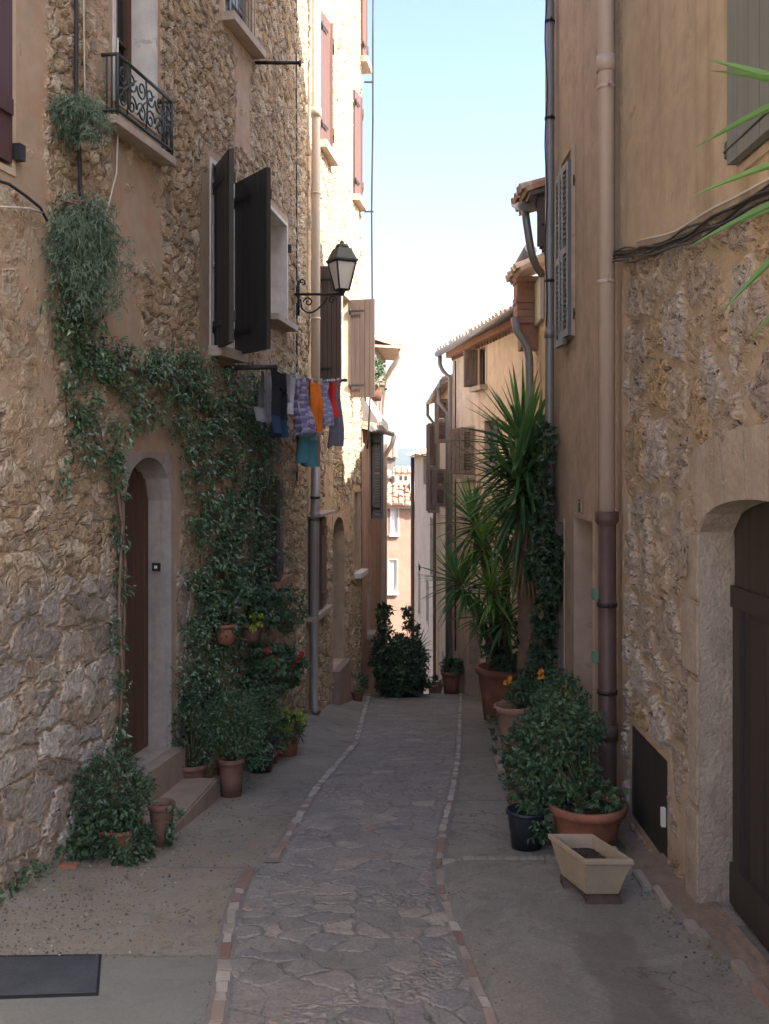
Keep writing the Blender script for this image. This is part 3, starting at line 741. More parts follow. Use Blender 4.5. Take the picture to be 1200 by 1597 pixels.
# balcony
sb0,sb1=wL.s_at(183,.10),wL.s_at(268,.10)
zt_=wL.z_at(183,84,.10); zb_=wL.z_at(183,176,.10)
sl=MB(); wL.box(sl,sb0-.04,sb1+.04,zb_-.07,zb_-.02,-.04,.115); balc=sl.build('balcony',M['slab'],HL)
rl=MB()
def WP(a,z,o): return wL.P(a,z,o)
def barp(pts,r=.007): rl.tube([WP(*p) for p in pts],r,6)
O=.10
for z in (zt_,zb_+.02): barp([(sb0,z,0.),(sb0,z,O)],.011); barp([(sb0,z,O),(sb1,z,O)],.011); barp([(sb1,z,O),(sb1,z,0.)],.011)
for a in (sb0,sb1): barp([(a,zb_-.03,O),(a,zt_,O)],.011)
Hh=zt_-zb_-.02; cz=(zt_+zb_+.02)/2
def spiral(ca,cz_,r,turn,flip,a0=0.,o=O):
    pts=[]
    for i in range(26):
        u=i/25; ang=a0+flip*turn*2*math.pi*u; rr=r*(1-.8*u); pts.append((ca+rr*math.cos(ang),cz_+rr*math.sin(ang),o))
    barp(pts,.006)
nm=3; ww=(sb1-sb0)/nm
for i in range(nm):
    c=sb0+ww*(i+.5)
    spiral(c-ww*.24,cz+Hh*.22,Hh*.2,1.4,1,math.pi); spiral(c+ww*.24,cz+Hh*.22,Hh*.2,1.4,-1,0)
    spiral(c-ww*.24,cz-Hh*.22,Hh*.2,1.4,-1,math.pi); spiral(c+ww*.24,cz-Hh*.22,Hh*.2,1.4,1,0)
    barp([(c-ww*.46,cz-Hh*.3,O),(c-ww*.1,cz,O),(c+ww*.46,cz+Hh*.3,O)],.006)
    barp([(c,cz+Hh*.48,O),(c+.02,cz,O),(c,cz-Hh*.48,O)],.006)
for k in (.33,.66): 
    barp([(sb0,zb_,O*k),(sb0,zt_,O*k)],.006); barp([(sb1,zb_,O*k),(sb1,zt_,O*k)],.006)
rl.build('railing',M['irong'],balc)
# cables down the wall
mb=MB()
pts=[]
for px,py in ((108,-60),(108,60),(107,150),(112,220),(114,290),(118,325)): s_=A(px); pts.append(wL.P(s_,ZL(px,py),.045))
mb.tube(pts,.012,6); mb.build('cable',M['cable'],HL)
mb=MB(); pts=[wL.P(A(px),ZL(px,py),.04) for px,py in ((120,-60),(121,40),(122,110),(123,170))]; mb.tube(pts,.005,5)
pts=[wL.P(A(px),ZL(px,py),.03) for px,py in ((177,60),(176,150),(177,215),(175,270),(160,330),(151,375))]; mb.tube(pts,.006,5)
mb.build('cable',M['cableW'],HL)
mb=MB(); pts=[wL.P(A(px),ZL(px,py),.05) for px,py in ((-60,270),(0,288),(25,305),(50,325),(60,345))]; mb.tube(pts,.008,6); mb.build('cable',M['cable'],HL)
mb=MB(); pts=[wL.P(A(px),ZL(px,py),.06) for px,py in ((-60,322),(0,324),(30,326),(50,333))]; mb.tube(pts,.006,6); mb.build('cable',M['cableW'],HL)
# rod bracket up by the upper window
mb=MB(); a=wL.P(A(398),ZL(398,97),-.05); b=U(468,98,(a.y+wL.n(9).y*.55)); mb.tube([a,b],.016,8); mb.tube([b-Vector((0,0,.03)),b+Vector((0,0,.02))],.012,6); mb.build('iron_rod',M['iron'],HL)
# ================================================================ SUNLIT HOUSE
wM=Wall([(-.975,10.33),(-.68,12.4),(-.36,14.75)],-1)
B=lambda px:wM.s_at(px); ZM=lambda px,py:wM.z_at(px,py)
HM=thing('stone_house',(-1.2,12.5,gz(-1,12.5)),'sunlit pale rubble stone house with red-brown shutters beyond the shaded one','house')
oa=(B(496),B(515),ZM(505,232),ZM(505,232)+1.55); ob=(B(550),B(561),ZM(556,312),ZM(556,312)+1.5); oc=(B(562),B(569),ZM(565,95),ZM(565,95)+1.4)
od=(B(486.5),B(496),ZM(490,590),ZM(490,590)+1.3); oe=(B(534),B(546),ZM(540,612),ZM(540,612)+1.3)
of=(B(480),B(505),ZM(492,952),ZM(492,952)+1.08); og=(B(519),B(536),ZM(527,1037),ZM(527,1037)+1.92); oh=(B(552.5),B(562.5),ZM(558,890),ZM(558,890)+1.15)
hol=[oa,ob,oc,od,oe,of,og,oh]
def plM(Sg,Zg): return boxmask([(B(505),B(520),ZM(512,830),ZM(512,720),.8),(B(519),B(552),ZM(535,880),ZM(535,770),.55),(B(476),B(486),-1.5,8,.7)],.15)(Sg,Zg)
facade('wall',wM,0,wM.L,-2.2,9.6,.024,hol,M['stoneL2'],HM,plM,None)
body(wM,0,wM.L,-2.3,9.6,4.,M['plBody'],HM); mb=MB(); wM.box(mb,0,wM.L,9.6,9.75,-4.2,.3); mb.build('roof',M['tile'],HM)
for (o_,lb) in ((oa,'tall red-brown shutters near the drainpipe'),(ob,'second red-brown shuttered window'),(oc,'highest window of the sunlit wall')):
    w_=opening(HM,wM,*o_,.14,back='glass',frame='shWhite',sill=.07,label=lb,so=.03,bars=2)
    c=(o_[0]+o_[1])/2; 
    shutter(w_,wM.P(o_[0]+.01,0,.02),(wM.t(1)*.5+wM.n(1)*.05),(o_[1]-o_[0])/2-.01,o_[2]+.01,o_[3]-.02,'shRed',nb=3)
    shutter(w_,wM.P(o_[1]-.01,0,.02),(-wM.t(1)*.5+wM.n(1)*.1),(o_[1]-o_[0])/2-.01,o_[2]+.01,o_[3]-.02,'shRed',nb=3)
for (o_,pb,pt,px,lb) in ((od,598,416,531,'window whose brown shutter stands open behind the lamp'),(oe,620,468,584,'far window with a brown shutter standing open')):
    w_=opening(HM,wM,*o_,.14,back='glass',frame='shWhite',label=lb,bars=2)
    hd=wM.P(o_[1],0,.01); dv=wM.n(1)*.95+wM.t(1)*(-.12)
    wdt=.28 if px==531 else .35
    z0=EZ+(HY-pb)/F*hd.y; z1=EZ+(HY-pt)/F*hd.y
    shutter(w_,hd,dv,wdt,z0,z1,'shBrown',nb=5)
w_=opening(HM,wM,*of,.1,back='shBrown',frame='shBrown',fw=.04,sill=.04,label='low shuttered window beside the drainpipe')
shutter(w_,wM.P(of[0]+.01,0,.02),(wM.t(1)*.5+wM.n(1)*.02),(of[1]-of[0])/2-.01,of[2]+.01,of[3]-.02,'shBrown',nb=3)
shutter(w_,wM.P(of[1]-.01,0,.02),(-wM.t(1)*.5+wM.n(1)*.04),(of[1]-of[0])/2-.01,of[2]+.01,of[3]-.02,'shBrown',nb=3)
mb=MB(); wM.box(mb,of[0]-.04,of[1]+.06,of[3]+.03,of[3]+.06,0,.16); mb.build('hood',M['slab'],w_)
dm=opening(HM,wM,*og,.22,name='door',rmat='reveal',back='shBrown',frame='shBrown',bars=0,arch=.2,label='narrow arched doorway of the sunlit house')
mb=MB(); wM.box(mb,og[0]-.05,og[1]+.03,-2.2,og[2]-.002,-.1,.10); mb.build('doorstep',M['steps'],dm)
w_=opening(HM,wM,*oh,.12,back='shDark',frame='shBrown',bars=0,sill=.05,sillmat='shWhite',label='slit window with a white sill')
# pipe between the two houses and dark joint
P0=wM.P(B(480),0,.09)
zA=ZM(480,728)
pipe(HM,[Vector((P0.x+.012,P0.y,8.4)),Vector((P0.x,P0.y,zA))],.05,'pipeY',clips=(EZ+3.,EZ+1.6),clipmat='pipeY',sock=(EZ+3.9,))
pipe(HM,[Vector((P0.x,P0.y,zA)),Vector((P0.x-.01,P0.y,zA-.9)),Vector((P0.x-.02,P0.y-.02,gz(P0.x,P0.y)+.06)),Vector((P0.x+.03,P0.y-.05,gz(P0.x,P0.y)+.02))],.05,'pipeG',clips=(EZ-.4,),sock=(zA-.55,))
mb=MB(); q=wM.P(0,0,0); mb.tube([(wM.P(.02,0,.05)).xy.to_3d()+Vector((0,0,8.4)),(wM.P(.02,0,.06)).xy.to_3d()+Vector((0,0,EZ+1.4)),(wM.P(.02,0,.06)).xy.to_3d()+Vector((0,0,EZ-.2))],.009,5); mb.build('cable',M['cable'],HM)
# cable on the far corner
mb=MB(); pp=[U(x_,y_,14.6) for x_,y_ in ((583,-60),(582,60),(582,190),(580,330),(581,470),(577,640),(573,700))]; mb.tube(pp,.014,6)
for x_,y_ in ((581,128),(581,330),(580,470)): q=U(x_,y_,14.6); mb.box(q.x-.12,q.x+.02,q.y-.01,q.y+.01,q.z-.012,q.z+.012)
mb.build('cable',M['cable'],HM)
# ================================================================ RIGHT NEAR HOUSE
wR=Wall([(1.52,1.0),(1.5,6.28)],1); C=lambda px:wR.s_at(px); ZR=lambda px,py:wR.z_at(px,py)
HR=thing('stone_house',(2.3,4,gz(2,4)),'near right house, pitted stone below and ochre render above, with a dark arched doorway','house')
sD1=C(1098); sD0=C(1098)-1.5
zsp=ZR(1098,830); ztp=zsp+.18
oDr=(sD0,sD1,gz(1.6,4.2)-.02,ztp)
zc0=ZR(975,392); zc1=ZR(1200,300)
def zcab(s_): 
    u=(s_-C(1200))/(C(975)-C(1200)); return zc1+(zc0-zc1)*max(-1.5,min(1,u)) - .05*math.sin(math.pi*min(1,max(0,u)))
oGr=(C(1041),C(986),ZR(986,1270),ZR(986,1130))
def plR(Sg,Zg): return boxmask([(sD1,sD1+.30,oDr[2]-.3,zsp+.1,-1.),(C(972)-.10,C(972)+.3,-2,5,1.1),(C(1110),C(972),-2,ZR(1050,1200),.55)],.1)(Sg,Zg)
facade('wall',wR,.6,wR.L,-.9,3.5,.021,[oDr+(.05,),oGr+(.05,)],M['stoneR'],HR,plR,None)
# upper render follows the cable line
mb=MB(); n_=60
for i in range(n_):
    a=.02+(wR.L-.02)*i/n_; b=.02+(wR.L-.02)*(i+1)/n_
    ps=[wR.P(a,zcab(a),-.02),wR.P(b,zcab(b),-.02),wR.P(b,zcab(b),.045),wR.P(a,zcab(a),.045)]
    ps+=[Vector((p.x,p.y,9.9)) for p in ps]; mb.hexa(ps)
bm=bmesh.new()
up=mb.build('upper_wall',M['plR1'],HR)
body(wR,0,wR.L,-1.2,10,5.,M['plBody'],HR,back=.5,o=0.); mb=MB(); wR.box(mb,0,wR.L,10,10.15,-5.2,.3); mb.build('roof',M['tile'],HR)
mb=MB(); wR.box(mb,wR.L-.20,wR.L-.004,zcab(wR.L-.1)-.02,9.9,.046,.056); mb.build('cement_strip',M['cement'],HR)
# dressed stone jamb + arch
dd=opening(HR,wR,*oDr,.14,name='door',rmat='jambR',back='doorR',frame=None,label='dark double door in an arched dressed-stone opening',lip=.02,noback=True,arch=.18)
mb=MB()
for i in range(8):
    a=oDr[0]+(oDr[1]-oDr[0])*i/8; wR.box(mb,a+.003,a+(oDr[1]-oDr[0])/8-.003,oDr[2],oDr[3],-.19,-.145)
wR.box(mb,oDr[0],oDr[1],oDr[2]+.03,oDr[2]+.22,-.144,-.12); wR.box(mb,oDr[0],oDr[1],zsp-.35,zsp-.25,-.144,-.125)
wR.box(mb,oDr[1]-.13,oDr[1]-.04,oDr[2]+.22,zsp-.35,-.144,-.122)
mb.build('door_leaf',M['doorR'],dd)
mb=MB(); z=oDr[2]-.1; k=0
hs=[.48,.62,.36,.40,.28]
zz=oDr[2]-.02
for k,h in enumerate(hs):
    wd_=(.20,.16,.26,.15,.24)[k]
    ztop=min(zz+h,zsp+.0)
    if ztop-zz<.05: break
    mb.bbox(1.48-.004,1.48+.3, wR.P(sD1,0,0).y+.004,wR.P(sD1,0,0).y+wd_, zz+.004,ztop-.004,.014); zz+=h
# arch stones
c=(oDr[0]+oDr[1])/2; hw=(oDr[1]-oDr[0])/2; N=7
def ap(u,e): return (c+hw*u*(1+e*.22), zsp+.18*math.sqrt(max(0,1-u*u))+e*(.30 if abs(u)<.99 else .24))
us=[-1,-.78,-.45,-.12,.2,.52,.8,1]
for u0,u1 in zip(us,us[1:]):
    sub=4; 
    for k in range(sub):
        a=u0+(u1-u0)*k/sub; b=u0+(u1-u0)*(k+1)/sub
        if k==0:a+=.008
        if k==sub-1:b-=.008
        p4=[ap(a,0),ap(b,0),ap(b,1),ap(a,1)]
        ps=[wR.P(x_,y_,-.1) for x_,y_ in p4]+[wR.P(x_,y_,.024) for x_,y_ in p4]; mb.hexa(ps)
mb.build('dressed_stones',M['jambR'],dd)
mb=MB(); mb.bbox(1.22,1.62,oDy0:=wR.P(oDr[0],0,0).y,wR.P(oDr[1],0,0).y+.05,-.6,gz(1.6,4.0)-.055,.01); mb.build('doorstep',M['steps'],dd)
# dark hatch by the pipe
ht=opening(HR,wR,*oGr,.012,rmat='shDark',lip=-.004,name='hatch',back='shDark',frame=None,bars=0,fw=.03,label='low dark metal hatch beside the brown pipe')
mb=MB(); wR.box(mb,oGr[0]+.06,oGr[0]+.09,(oGr[2]+oGr[3])/2-.1,(oGr[2]+oGr[3])/2,-.010,.012); mb.build('handle',M['shWhite'],ht)
# shutter high right
zs=ZR(1170,262)
wn=opening(HR,wR,C(1172)-1.0,C(1172),zs,zs+1.6,.05,back='shGreen',frame=None,label='grey-green shuttered window at the upper right edge',lip=.06)
shutter(wn,wR.P(C(1172)-.002,0,.085),(0,-1),.48,zs+.005,zs+1.6,'shGreen',nb=4,brace=False,hinges=False)
mb=MB(); q=wR.P(C(1172)+.03,0,.07); mb.bbox(q.x-.025,q.x+.03,q.y-.02,q.y+.02,ZR(1165,250),ZR(1165,222),.004); mb.tube([q+Vector((-.03,0,ZR(1165,240))),Vector((q.x-.03,q.y-.5,ZR(1165,240)+.0))],.007,6); mb.build('hinge',M['iron'],wn)
# cable bundle under the render edge
mb=MB()
for k,(dz,r_) in enumerate(((.0,.008),(-.018,.0065),(.015,.0065),(-.034,.0055),(.03,.005))):
    pts=[]
    for i in range(40):
        a=.05+(wR.L-.1)*i/39; pts.append(wR.P(a,zcab(a)+dz-.03+.010*math.sin(a*5+k*2)+.006*math.sin(a*11+k),.055+.006*k%.02))
    mb.tube(pts,r_,6)
mb.build('cable_bundle',M['cable'],HR)
mb=MB(); pts=[wR.P(.05+(wR.L-.1)*i/39,zcab(.05+(wR.L-.1)*i/39)+.03+.008*math.sin(i*.8),.06) for i in range(14,36)]; mb.tube(pts,.006,6); mb.build('cable',M['cableW'],HR)
# ================================================================ SMOOTH RENDERED HOUSE
wS=Wall([(1.525,6.30),(1.53,8.95)],1); E_=lambda px:wS.s_at(px); ZS=lambda px,py:wS.z_at(px,py)
HS=thing('rendered_house',(2.3,7.6,gz(2,7.6)),'smooth ochre rendered house between the pink-topped and grey drainpipes on the right','house')
od1=(E_(926),E_(897),ZS(897,1150),ZS(897,806)); od2=(E_(880),E_(868),ZS(880,1120),ZS(880,815))
ow=(E_(893),E_(873),ZS(880,535),ZS(880,250))
facade('wall',wS,0,wS.L,-1.6,9.5,.05,[od1,od2],M['plR2'],HS,None,None)
body(wS,0,wS.L,-1.8,9.5,5.,M['plR2'],HS,back=.4); mb=MB(); wS.box(mb,0,wS.L,9.5,9.65,-5.2,.3); mb.build('roof',M['tile'],HS)
opening(HS,wS,*od1,.16,name='door',rmat='plR2',back='shBrown',frame=None,label='narrow recessed doorway under the green number plate')
opening(HS,wS,*od2,.14,name='door',rmat='plR2',back='shBrown',frame=None,label='farther doorway behind the foliage')
wn=opening(HS,wS,E_(896)-.0,E_(880),ZS(885,525),ZS(885,250),.02,back='shGrey',frame=None,label='window with blue-grey louvred shutters',lip=.03)
sh=wS.P(E_(897),0,.04); shutter(wn,sh,(-.02,.34),.33,EZ+(HY-518)/F*7.8,EZ+(HY-238)/F*7.8,'shGrey',style='louver')
sh=wS.P(E_(880),0,.04); shutter(wn,Vector((1.478,8.15,0)),(-.012,.33),.32,EZ+(HY-540)/F*8.3,EZ+(HY-272)/F*8.3,'shGrey',style='louver')
# number plate
z=ZS(908,788); s_=E_(908)
mb=MB(); wS.box(mb,s_-.035,s_+.035,z-.055,z+.045,0.004,.016); pl=mb.build('number_plate',M['plR2'],HS)
mb=MB()
for cz_,r_ in ((z+.004,.016),(z-.030,.019)):
    pts=[wS.P(s_+r_*math.cos(a),cz_+r_*math.sin(a),.020) for a in np.linspace(0,2*math.pi,15)]; mb.tube(pts,.0055,6,cap=False)
mb.tube([wS.P(s_-.02,z+.034,.02),wS.P(s_,z+.048,.02),wS.P(s_+.02,z+.034,.02)],.006,6)
mb.build('number',simple('green_enamel',(.03,.12,.06),.4,.1),pl)
# pink pipe over brown iron pipe
pz=EZ+(HY-797)/F*6.3; pb=Vector((1.40,6.26,0))
pipe(HS,[Vector((1.395,6.26,9.4)),Vector((1.40,6.26,pz))],.053,'pipeP',clips=(EZ+(HY-137)/F*6.26,EZ+(HY-440)/F*6.26),clipmat='pipeP',sock=(EZ+(HY-100)/F*6.26,),n=16)
bp=pipe(HS,[Vector((1.40,6.26,pz)),Vector((1.405,6.26,0)),Vector((1.41,6.26,gz(1.4,6.2)+.02))],.058,'pipeB',clips=(EZ-.9,EZ-1.45),sock=(EZ-1.7,),n=16)
mb=MB(); mb.lathe([(.055,-.09),(.075,-.06),(.075,0),(.06,.0)],(1.40,6.26,pz),16); mb.build('pipe_collar',M['pipeB'],bp)
for py in (928,1027):
    zq=EZ+(HY-py)/F*6.2; q=Vector((1.335,6.25,zq)); mb=MB(); mb.bbox(q.x-.03,q.x+.01,q.y-.02,q.y+.02,q.z-.035,q.z+.035,.004); mb.build('pipe_bracket',M['wire'],bp)
# grey pipe on the far corner
gp=[Vector((1.475,8.85,9.3)),Vector((1.47,8.85,EZ+1.)),Vector((1.465,8.85,gz(1.4,8.9)+.03))]
pipe(HS,gp,.042,'pipeG',clips=(EZ+(HY-38)/F*8.9,EZ+(HY-188)/F*8.9,EZ+(HY-440)/F*8.9),sock=(EZ+(HY-520)/F*8.9,))
mb=MB()
pts=[Vector((1.43+.01*math.sin(i*.9),8.8,EZ+1.2+4*i/30)) for i in range(31)]; mb.tube(pts,.006,5); mb.build('cable',M['cable'],HS)
# ================================================================ NARROW HOUSE WITH EAVES (right, third)
wT=Wall([(1.62,9.0),(1.70,11.35)],1)
HT=thing('narrow_house',(2.3,10.2,gz(2,10.2)),'narrow house with a brick chimney breast and two staggered eaves behind the grey pipe','house')
mb=MB(); wT.box(mb,0,.75,-2,EZ+2.55,-4,0); wT.box(mb,.752,wT.L,-2,EZ+2.0,-4,-.004); mb.build('wall',M['plR5'],HT)
# upper roof with boarded eave soffit
zE=EZ+(HY-312)/F*9.4
mb=MB()
ps=[Vector((1.30,9.02,zE-.0)),Vector((5.,9.02,zE+1.2)),Vector((5.,9.78,zE+1.2)),Vector((1.30,9.78,zE-.0))]
tiles(mb,(1.28,9.8,zE+.03),(1.28,9.02,zE+.03),Vector((.95,0,.31)).normalized(),10); mb.build('roof',M['tile'],HT)
mb=MB(); mb.hexa([Vector((1.32,9.02,zE-.06)),Vector((1.75,9.02,zE+.06)),Vector((1.75,9.78,zE+.06)),Vector((1.32,9.78,zE-.06))]+[Vector((1.32,9.02,zE-.02)),Vector((1.75,9.02,zE+.1)),Vector((1.75,9.78,zE+.1)),Vector((1.32,9.78,zE-.02))])
for k in range(6): mb.box(1.40+.04*k,1.62+.0*k,9.1+.12*k,9.13+.12*k,zE-.5-.0*k,zE-.05)
mb.build('eave',M['shBrown'],HT)
# gutter funnel and slanting downpipe
mb=MB(); mb.tube([U(806,318,9.75),U(822,322,9.3)],.05,10); g_=mb.build('gutter',M['pipeG'],HT)
pipe(HT,[U(818,320,9.4),U(822,350,9.4),U(829,395,9.4),U(836,415,9.5),U(846,428,9.6)],.038,'pipeG')
# lower eave with brick stack
mb=MB(); pts=[U(801,436,11.2),U(814,412,11.0),U(828,388,10.8)]
mb.tube(pts,.075,10); mb.build('gutter',M['pipeG'],HT)
zB0=EZ+(HY-508)/F*11.1; zB1=EZ+(HY-436)/F*11.1
mb=MB()
z=zB0
while z<zB1-.01:
    e=.012 if int((z-zB0)/.075)%3==0 else 0
    mb.box(1.455-e,1.80,10.9-e,11.2,z+.003,min(z+.072,zB1)); z+=.075
mb.box(1.47,1.80,10.92,11.18,zB0,zB1)
mb.box(1.50,1.80,10.94,11.18,zB0-.28,zB0)
mb.build('brick_stack',M['terraL'],HT)
mb=MB(); tiles(mb,(1.42,11.32,zB1+.02),(1.42,10.45,zB1+.02),Vector((.9,0,.4)).normalized(),8); mb.build('lower_roof',M['tile'],HT)
mb=MB(); q0=wT.s_at(848); q1=wT.s_at(835); wT.box(mb,wT.s_at(849),wT.s_at(836),wT.z_at(842,505),wT.z_at(842,440),0.002,.04); mb.build('shutter',M['shCream'],HT)
pipe(HT,[U(803,495,10.8),U(806,515,10.8),U(822,540,10.8),U(826,560,10.8),U(827,700,10.8),Vector((U(827,700,10.8).x,10.8,gz(1.5,10.8)))],.045,'pipeG')
mb=MB(); pts=[U(850,296,9.1),U(842,300,9.15),U(837,318,9.15),U(842,340,9.15),U(848,352,9.1)]; mb.tube(pts,.016,6); mb.build('cable',M['cable'],HT)
# ================================================================ BIG PINKISH HOUSE (right, fourth)
wU=Wall([(1.80,11.4),(1.10,16.1)],1); HU=thing('rendered_house',(2.,14,gz(2,14)),'pinkish rendered house with a tiled eave and open louvred shutters beyond the yucca','house')
K=lambda px:wU.s_at(px); ZU=lambda px,py:wU.z_at(px,py)
zeU=EZ+1.80
h1=(K(759),K(745),ZU(752,602),ZU(752,543)); h2=(K(741),K(722),ZU(733,740),ZU(733,668)); h3=(K(778),K(757),ZU(767,722),ZU(767,655)); h4=(K(748),K(734),-2.6,ZU(741,975)); h5=(K(772),K(752),-2.6,ZU(760,985))
facade('wall',wU,0,wU.L,-3.0,zeU+.05,.2,[h1,h2,h3,h4],M['plR4'],HU,None,None)
body(wU,0,wU.L,-3.2,zeU,5.,M['plR4'],HU,back=.35)
mb=MB(); e0=wU.P(0,zeU,.2); e1=wU.P(wU.L+.05,zeU,.2); upv=(Vector((-wU.n(1).x,-wU.n(1).y,.30))).normalized(); tiles(mb,e1,e0,upv,12); mb.build('roof',M['tile'],HU)
mb=MB(); wU.box(mb,-.02,wU.L+.03,zeU-.12,zeU-.03,-.02,.10); mb.build('cornice',M['terraL'],HU)
mb=MB()
a=MB()
for i in range(30):
    s_=wU.L*i/30+.02; a=MB(); wU.box(a,s_,s_+.08,zeU-.17,zeU-.122,-.01,.03); a.build('eave_tile',M['terraD'],HU)
g=wU.P(-.0,zeU-.03,.23); g2=wU.P(wU.L+.1,zeU-.05,.23); mb=MB(); mb.tube([g,g2],.05,8); mb.build('gutter',M['pipeG'],HU)
q=wU.P(wU.L-.05,0,.05); q2=wU.P(wU.L+.03,0,.2)
pipe(HU,[Vector((q2.x,q2.y,zeU-.08)),Vector((q2.x,q2.y,zeU-.22)),Vector((q2.x+.04,q2.y,zeU-.32)),Vector((q.x,q.y,zeU-.45)),Vector((q.x,q.y,-3))],.035,'pipeG')
mb=MB(); q=wU.P(wU.L-.35,0,.03); mb.tube([Vector((q.x,q.y,zeU-.2)),Vector((q.x,q.y,-1.))],.012,5); mb.build('cable',M['cable'],HU)
w_=opening(HU,wU,*h1,.12,back='shFar',frame='shFar',bars=0,sill=.05,label='small upper window under the eave')
shutter(w_,wU.P(h1[1],0,.01),(-.25,-.06),.2,h1[2],h1[3],'shFar',style='plank',nb=3)
w_=opening(HU,wU,*h2,.12,back='glass',frame='shWhite',bars=1,sill=.05,label='window with four louvred leaves folded open')
for u,(dx,dy) in ((-.02,(-.5,-.06)),(.33,(-.5,-.02)),(.66,(-.5,.0)),(1.02,(-.5,.05))):
    s_=h2[0]+(h2[1]-h2[0])*u; shutter(w_,wU.P(s_,0,.02),(dx,dy),.2,h2[2],h2[3],'shFar',style='louver')
w_=opening(HU,wU,*h3,.1,back='shGrey',frame='shGrey',bars=0,sill=.04,label='pale shuttered window behind the yucca')
opening(HU,wU,*h4,.15,name='door',back='doorL',frame=None,label='brown street door of the pinkish house')
# ================================================================ YELLOW HOUSE (right, fifth)
wV=Wall([(1.13,16.15),(1.16,22.2)],1); HV=thing('rendered_house',(2.2,19,gz(2,19)),'tall narrow yellowish house with grey shutters seen edge-on before the sea view','house')
zeV=EZ+1.33
mb=MB(); wV.box(mb,0,wV.L,-8,zeV,-5,0); mb.build('wall',M['plR5'],HV)
mb=MB(); tiles(mb,wV.P(wV.L,zeV,.16),wV.P(0,zeV,.16),Vector((.95,0,.3)).normalized(),10); mb.build('roof',M['tile'],HV)
mb=MB(); mb.tube([wV.P(0,zeV-.03,.19),wV.P(wV.L,zeV-.03,.19)],.05,8); mb.build('gutter',M['pipeG'],HV)
q=wV.P(wV.L-.1,0,.05); q2=wV.P(wV.L-.1,0,.2); pipe(HV,[Vector((q2.x,q2.y,zeV-.05)),Vector((q2.x,q2.y,zeV-.3)),Vector((q.x,q.y,zeV-.5)),Vector((q.x,q.y,-7))],.035,'pipeG')
q=wV.P(.9,0,.05); q2=wV.P(.9,0,.2); pipe(HV,[Vector((q2.x,q2.y,zeV-.05)),Vector((q2.x,q2.y,zeV-.3)),Vector((q.x,q.y,zeV-.5)),Vector((q.x,q.y,-5))],.04,'pipeG')
for (pa,pb,ya,yb,lb) in ((703,700,690,622,'upper grey shuttered window'),(699,695,790,732,'lower grey shuttered window'),(686,683,800,660,'far edge-on window')):
    s0_,s1_=wV.s_at(pa),wV.s_at(pb); 
    if s1_-s0_<.4: s1_=s0_+.5
    z0_,z1_=wV.z_at(pa,ya),wV.z_at(pa,yb)
    mb=MB(); wV.box(mb,s0_,s1_,z0_,z1_,.0,.02); wn=mb.build('window',M['reveal'],HV); wn['label']=lb
    shutter(wn,wV.P(s0_,0,.03),(-.5,.08),.22,z0_,z1_,'shFar',style='louver'); shutter(wn,wV.P(s1_,0,.03),(-.5,.0),.22,z0_,z1_,'shFar',style='louver')
s0_=wV.s_at(700); mb=MB(); wV.box(mb,.25,1.0,-3.4,-.95,.002,.02); mb.build('door',M['doorL'],HV)
mb=MB(); wV.box(mb,2.4,3.3,-4.,-1.7,.002,.02); mb.build('door',M['shGreen'],HV)
# ================================================================ PALE HOUSE (right, sixth)
wX=Wall([(1.32,25.5),(1.12,37.)],1); HX=thing('pale_house',(3,31,gz(2,31)),'pale pink plastered house downhill with a rust coloured drainpipe on its corner','house')
zeX=EZ+.22
KX=lambda px:wX.s_at(px); ZX=lambda px,py:wX.z_at(px,py)
hx=[(KX(676),KX(671.5),ZX(674,900),ZX(674,808)),(KX(665),KX(661),ZX(663,760),ZX(663,715)),(KX(656),KX(653),ZX(655,962),ZX(655,895)),(KX(669),KX(665.5),ZX(667,972),ZX(667,905)),(KX(676),KX(672.5),ZX(674,760),ZX(674,722))]
facade('wall',wX,0,wX.L,-14,zeX,.4,hx,M['plR6'],HX,None,None); body(wX,0,wX.L,-14.2,zeX,6.,M['plR6'],HX,back=.35)
for i,h in enumerate(hx):
    w_=opening(HX,wX,*h,.15,back='shCream' if i!=1 else 'plR6',frame='shCream',bars=0,label=None)
    w_['label']=('cream shuttered middle window','blind recessed upper window','low window near the corner','low cream shuttered window','upper window by the yellow house')[i]
mb=MB(); tiles(mb,wX.P(wX.L,zeX,.25),wX.P(0,zeX,.25),Vector((.95,0,.28)).normalized(),14,w=.24,l=.4,r=.11,jit=.03); mb.build('roof',M['tileF'],HX)
q=wX.P(wX.L-.1,0,.08); pipe(HX,[Vector((q.x,q.y,zeX-.05)),Vector((q.x,q.y,-13))],.07,'pipeB')
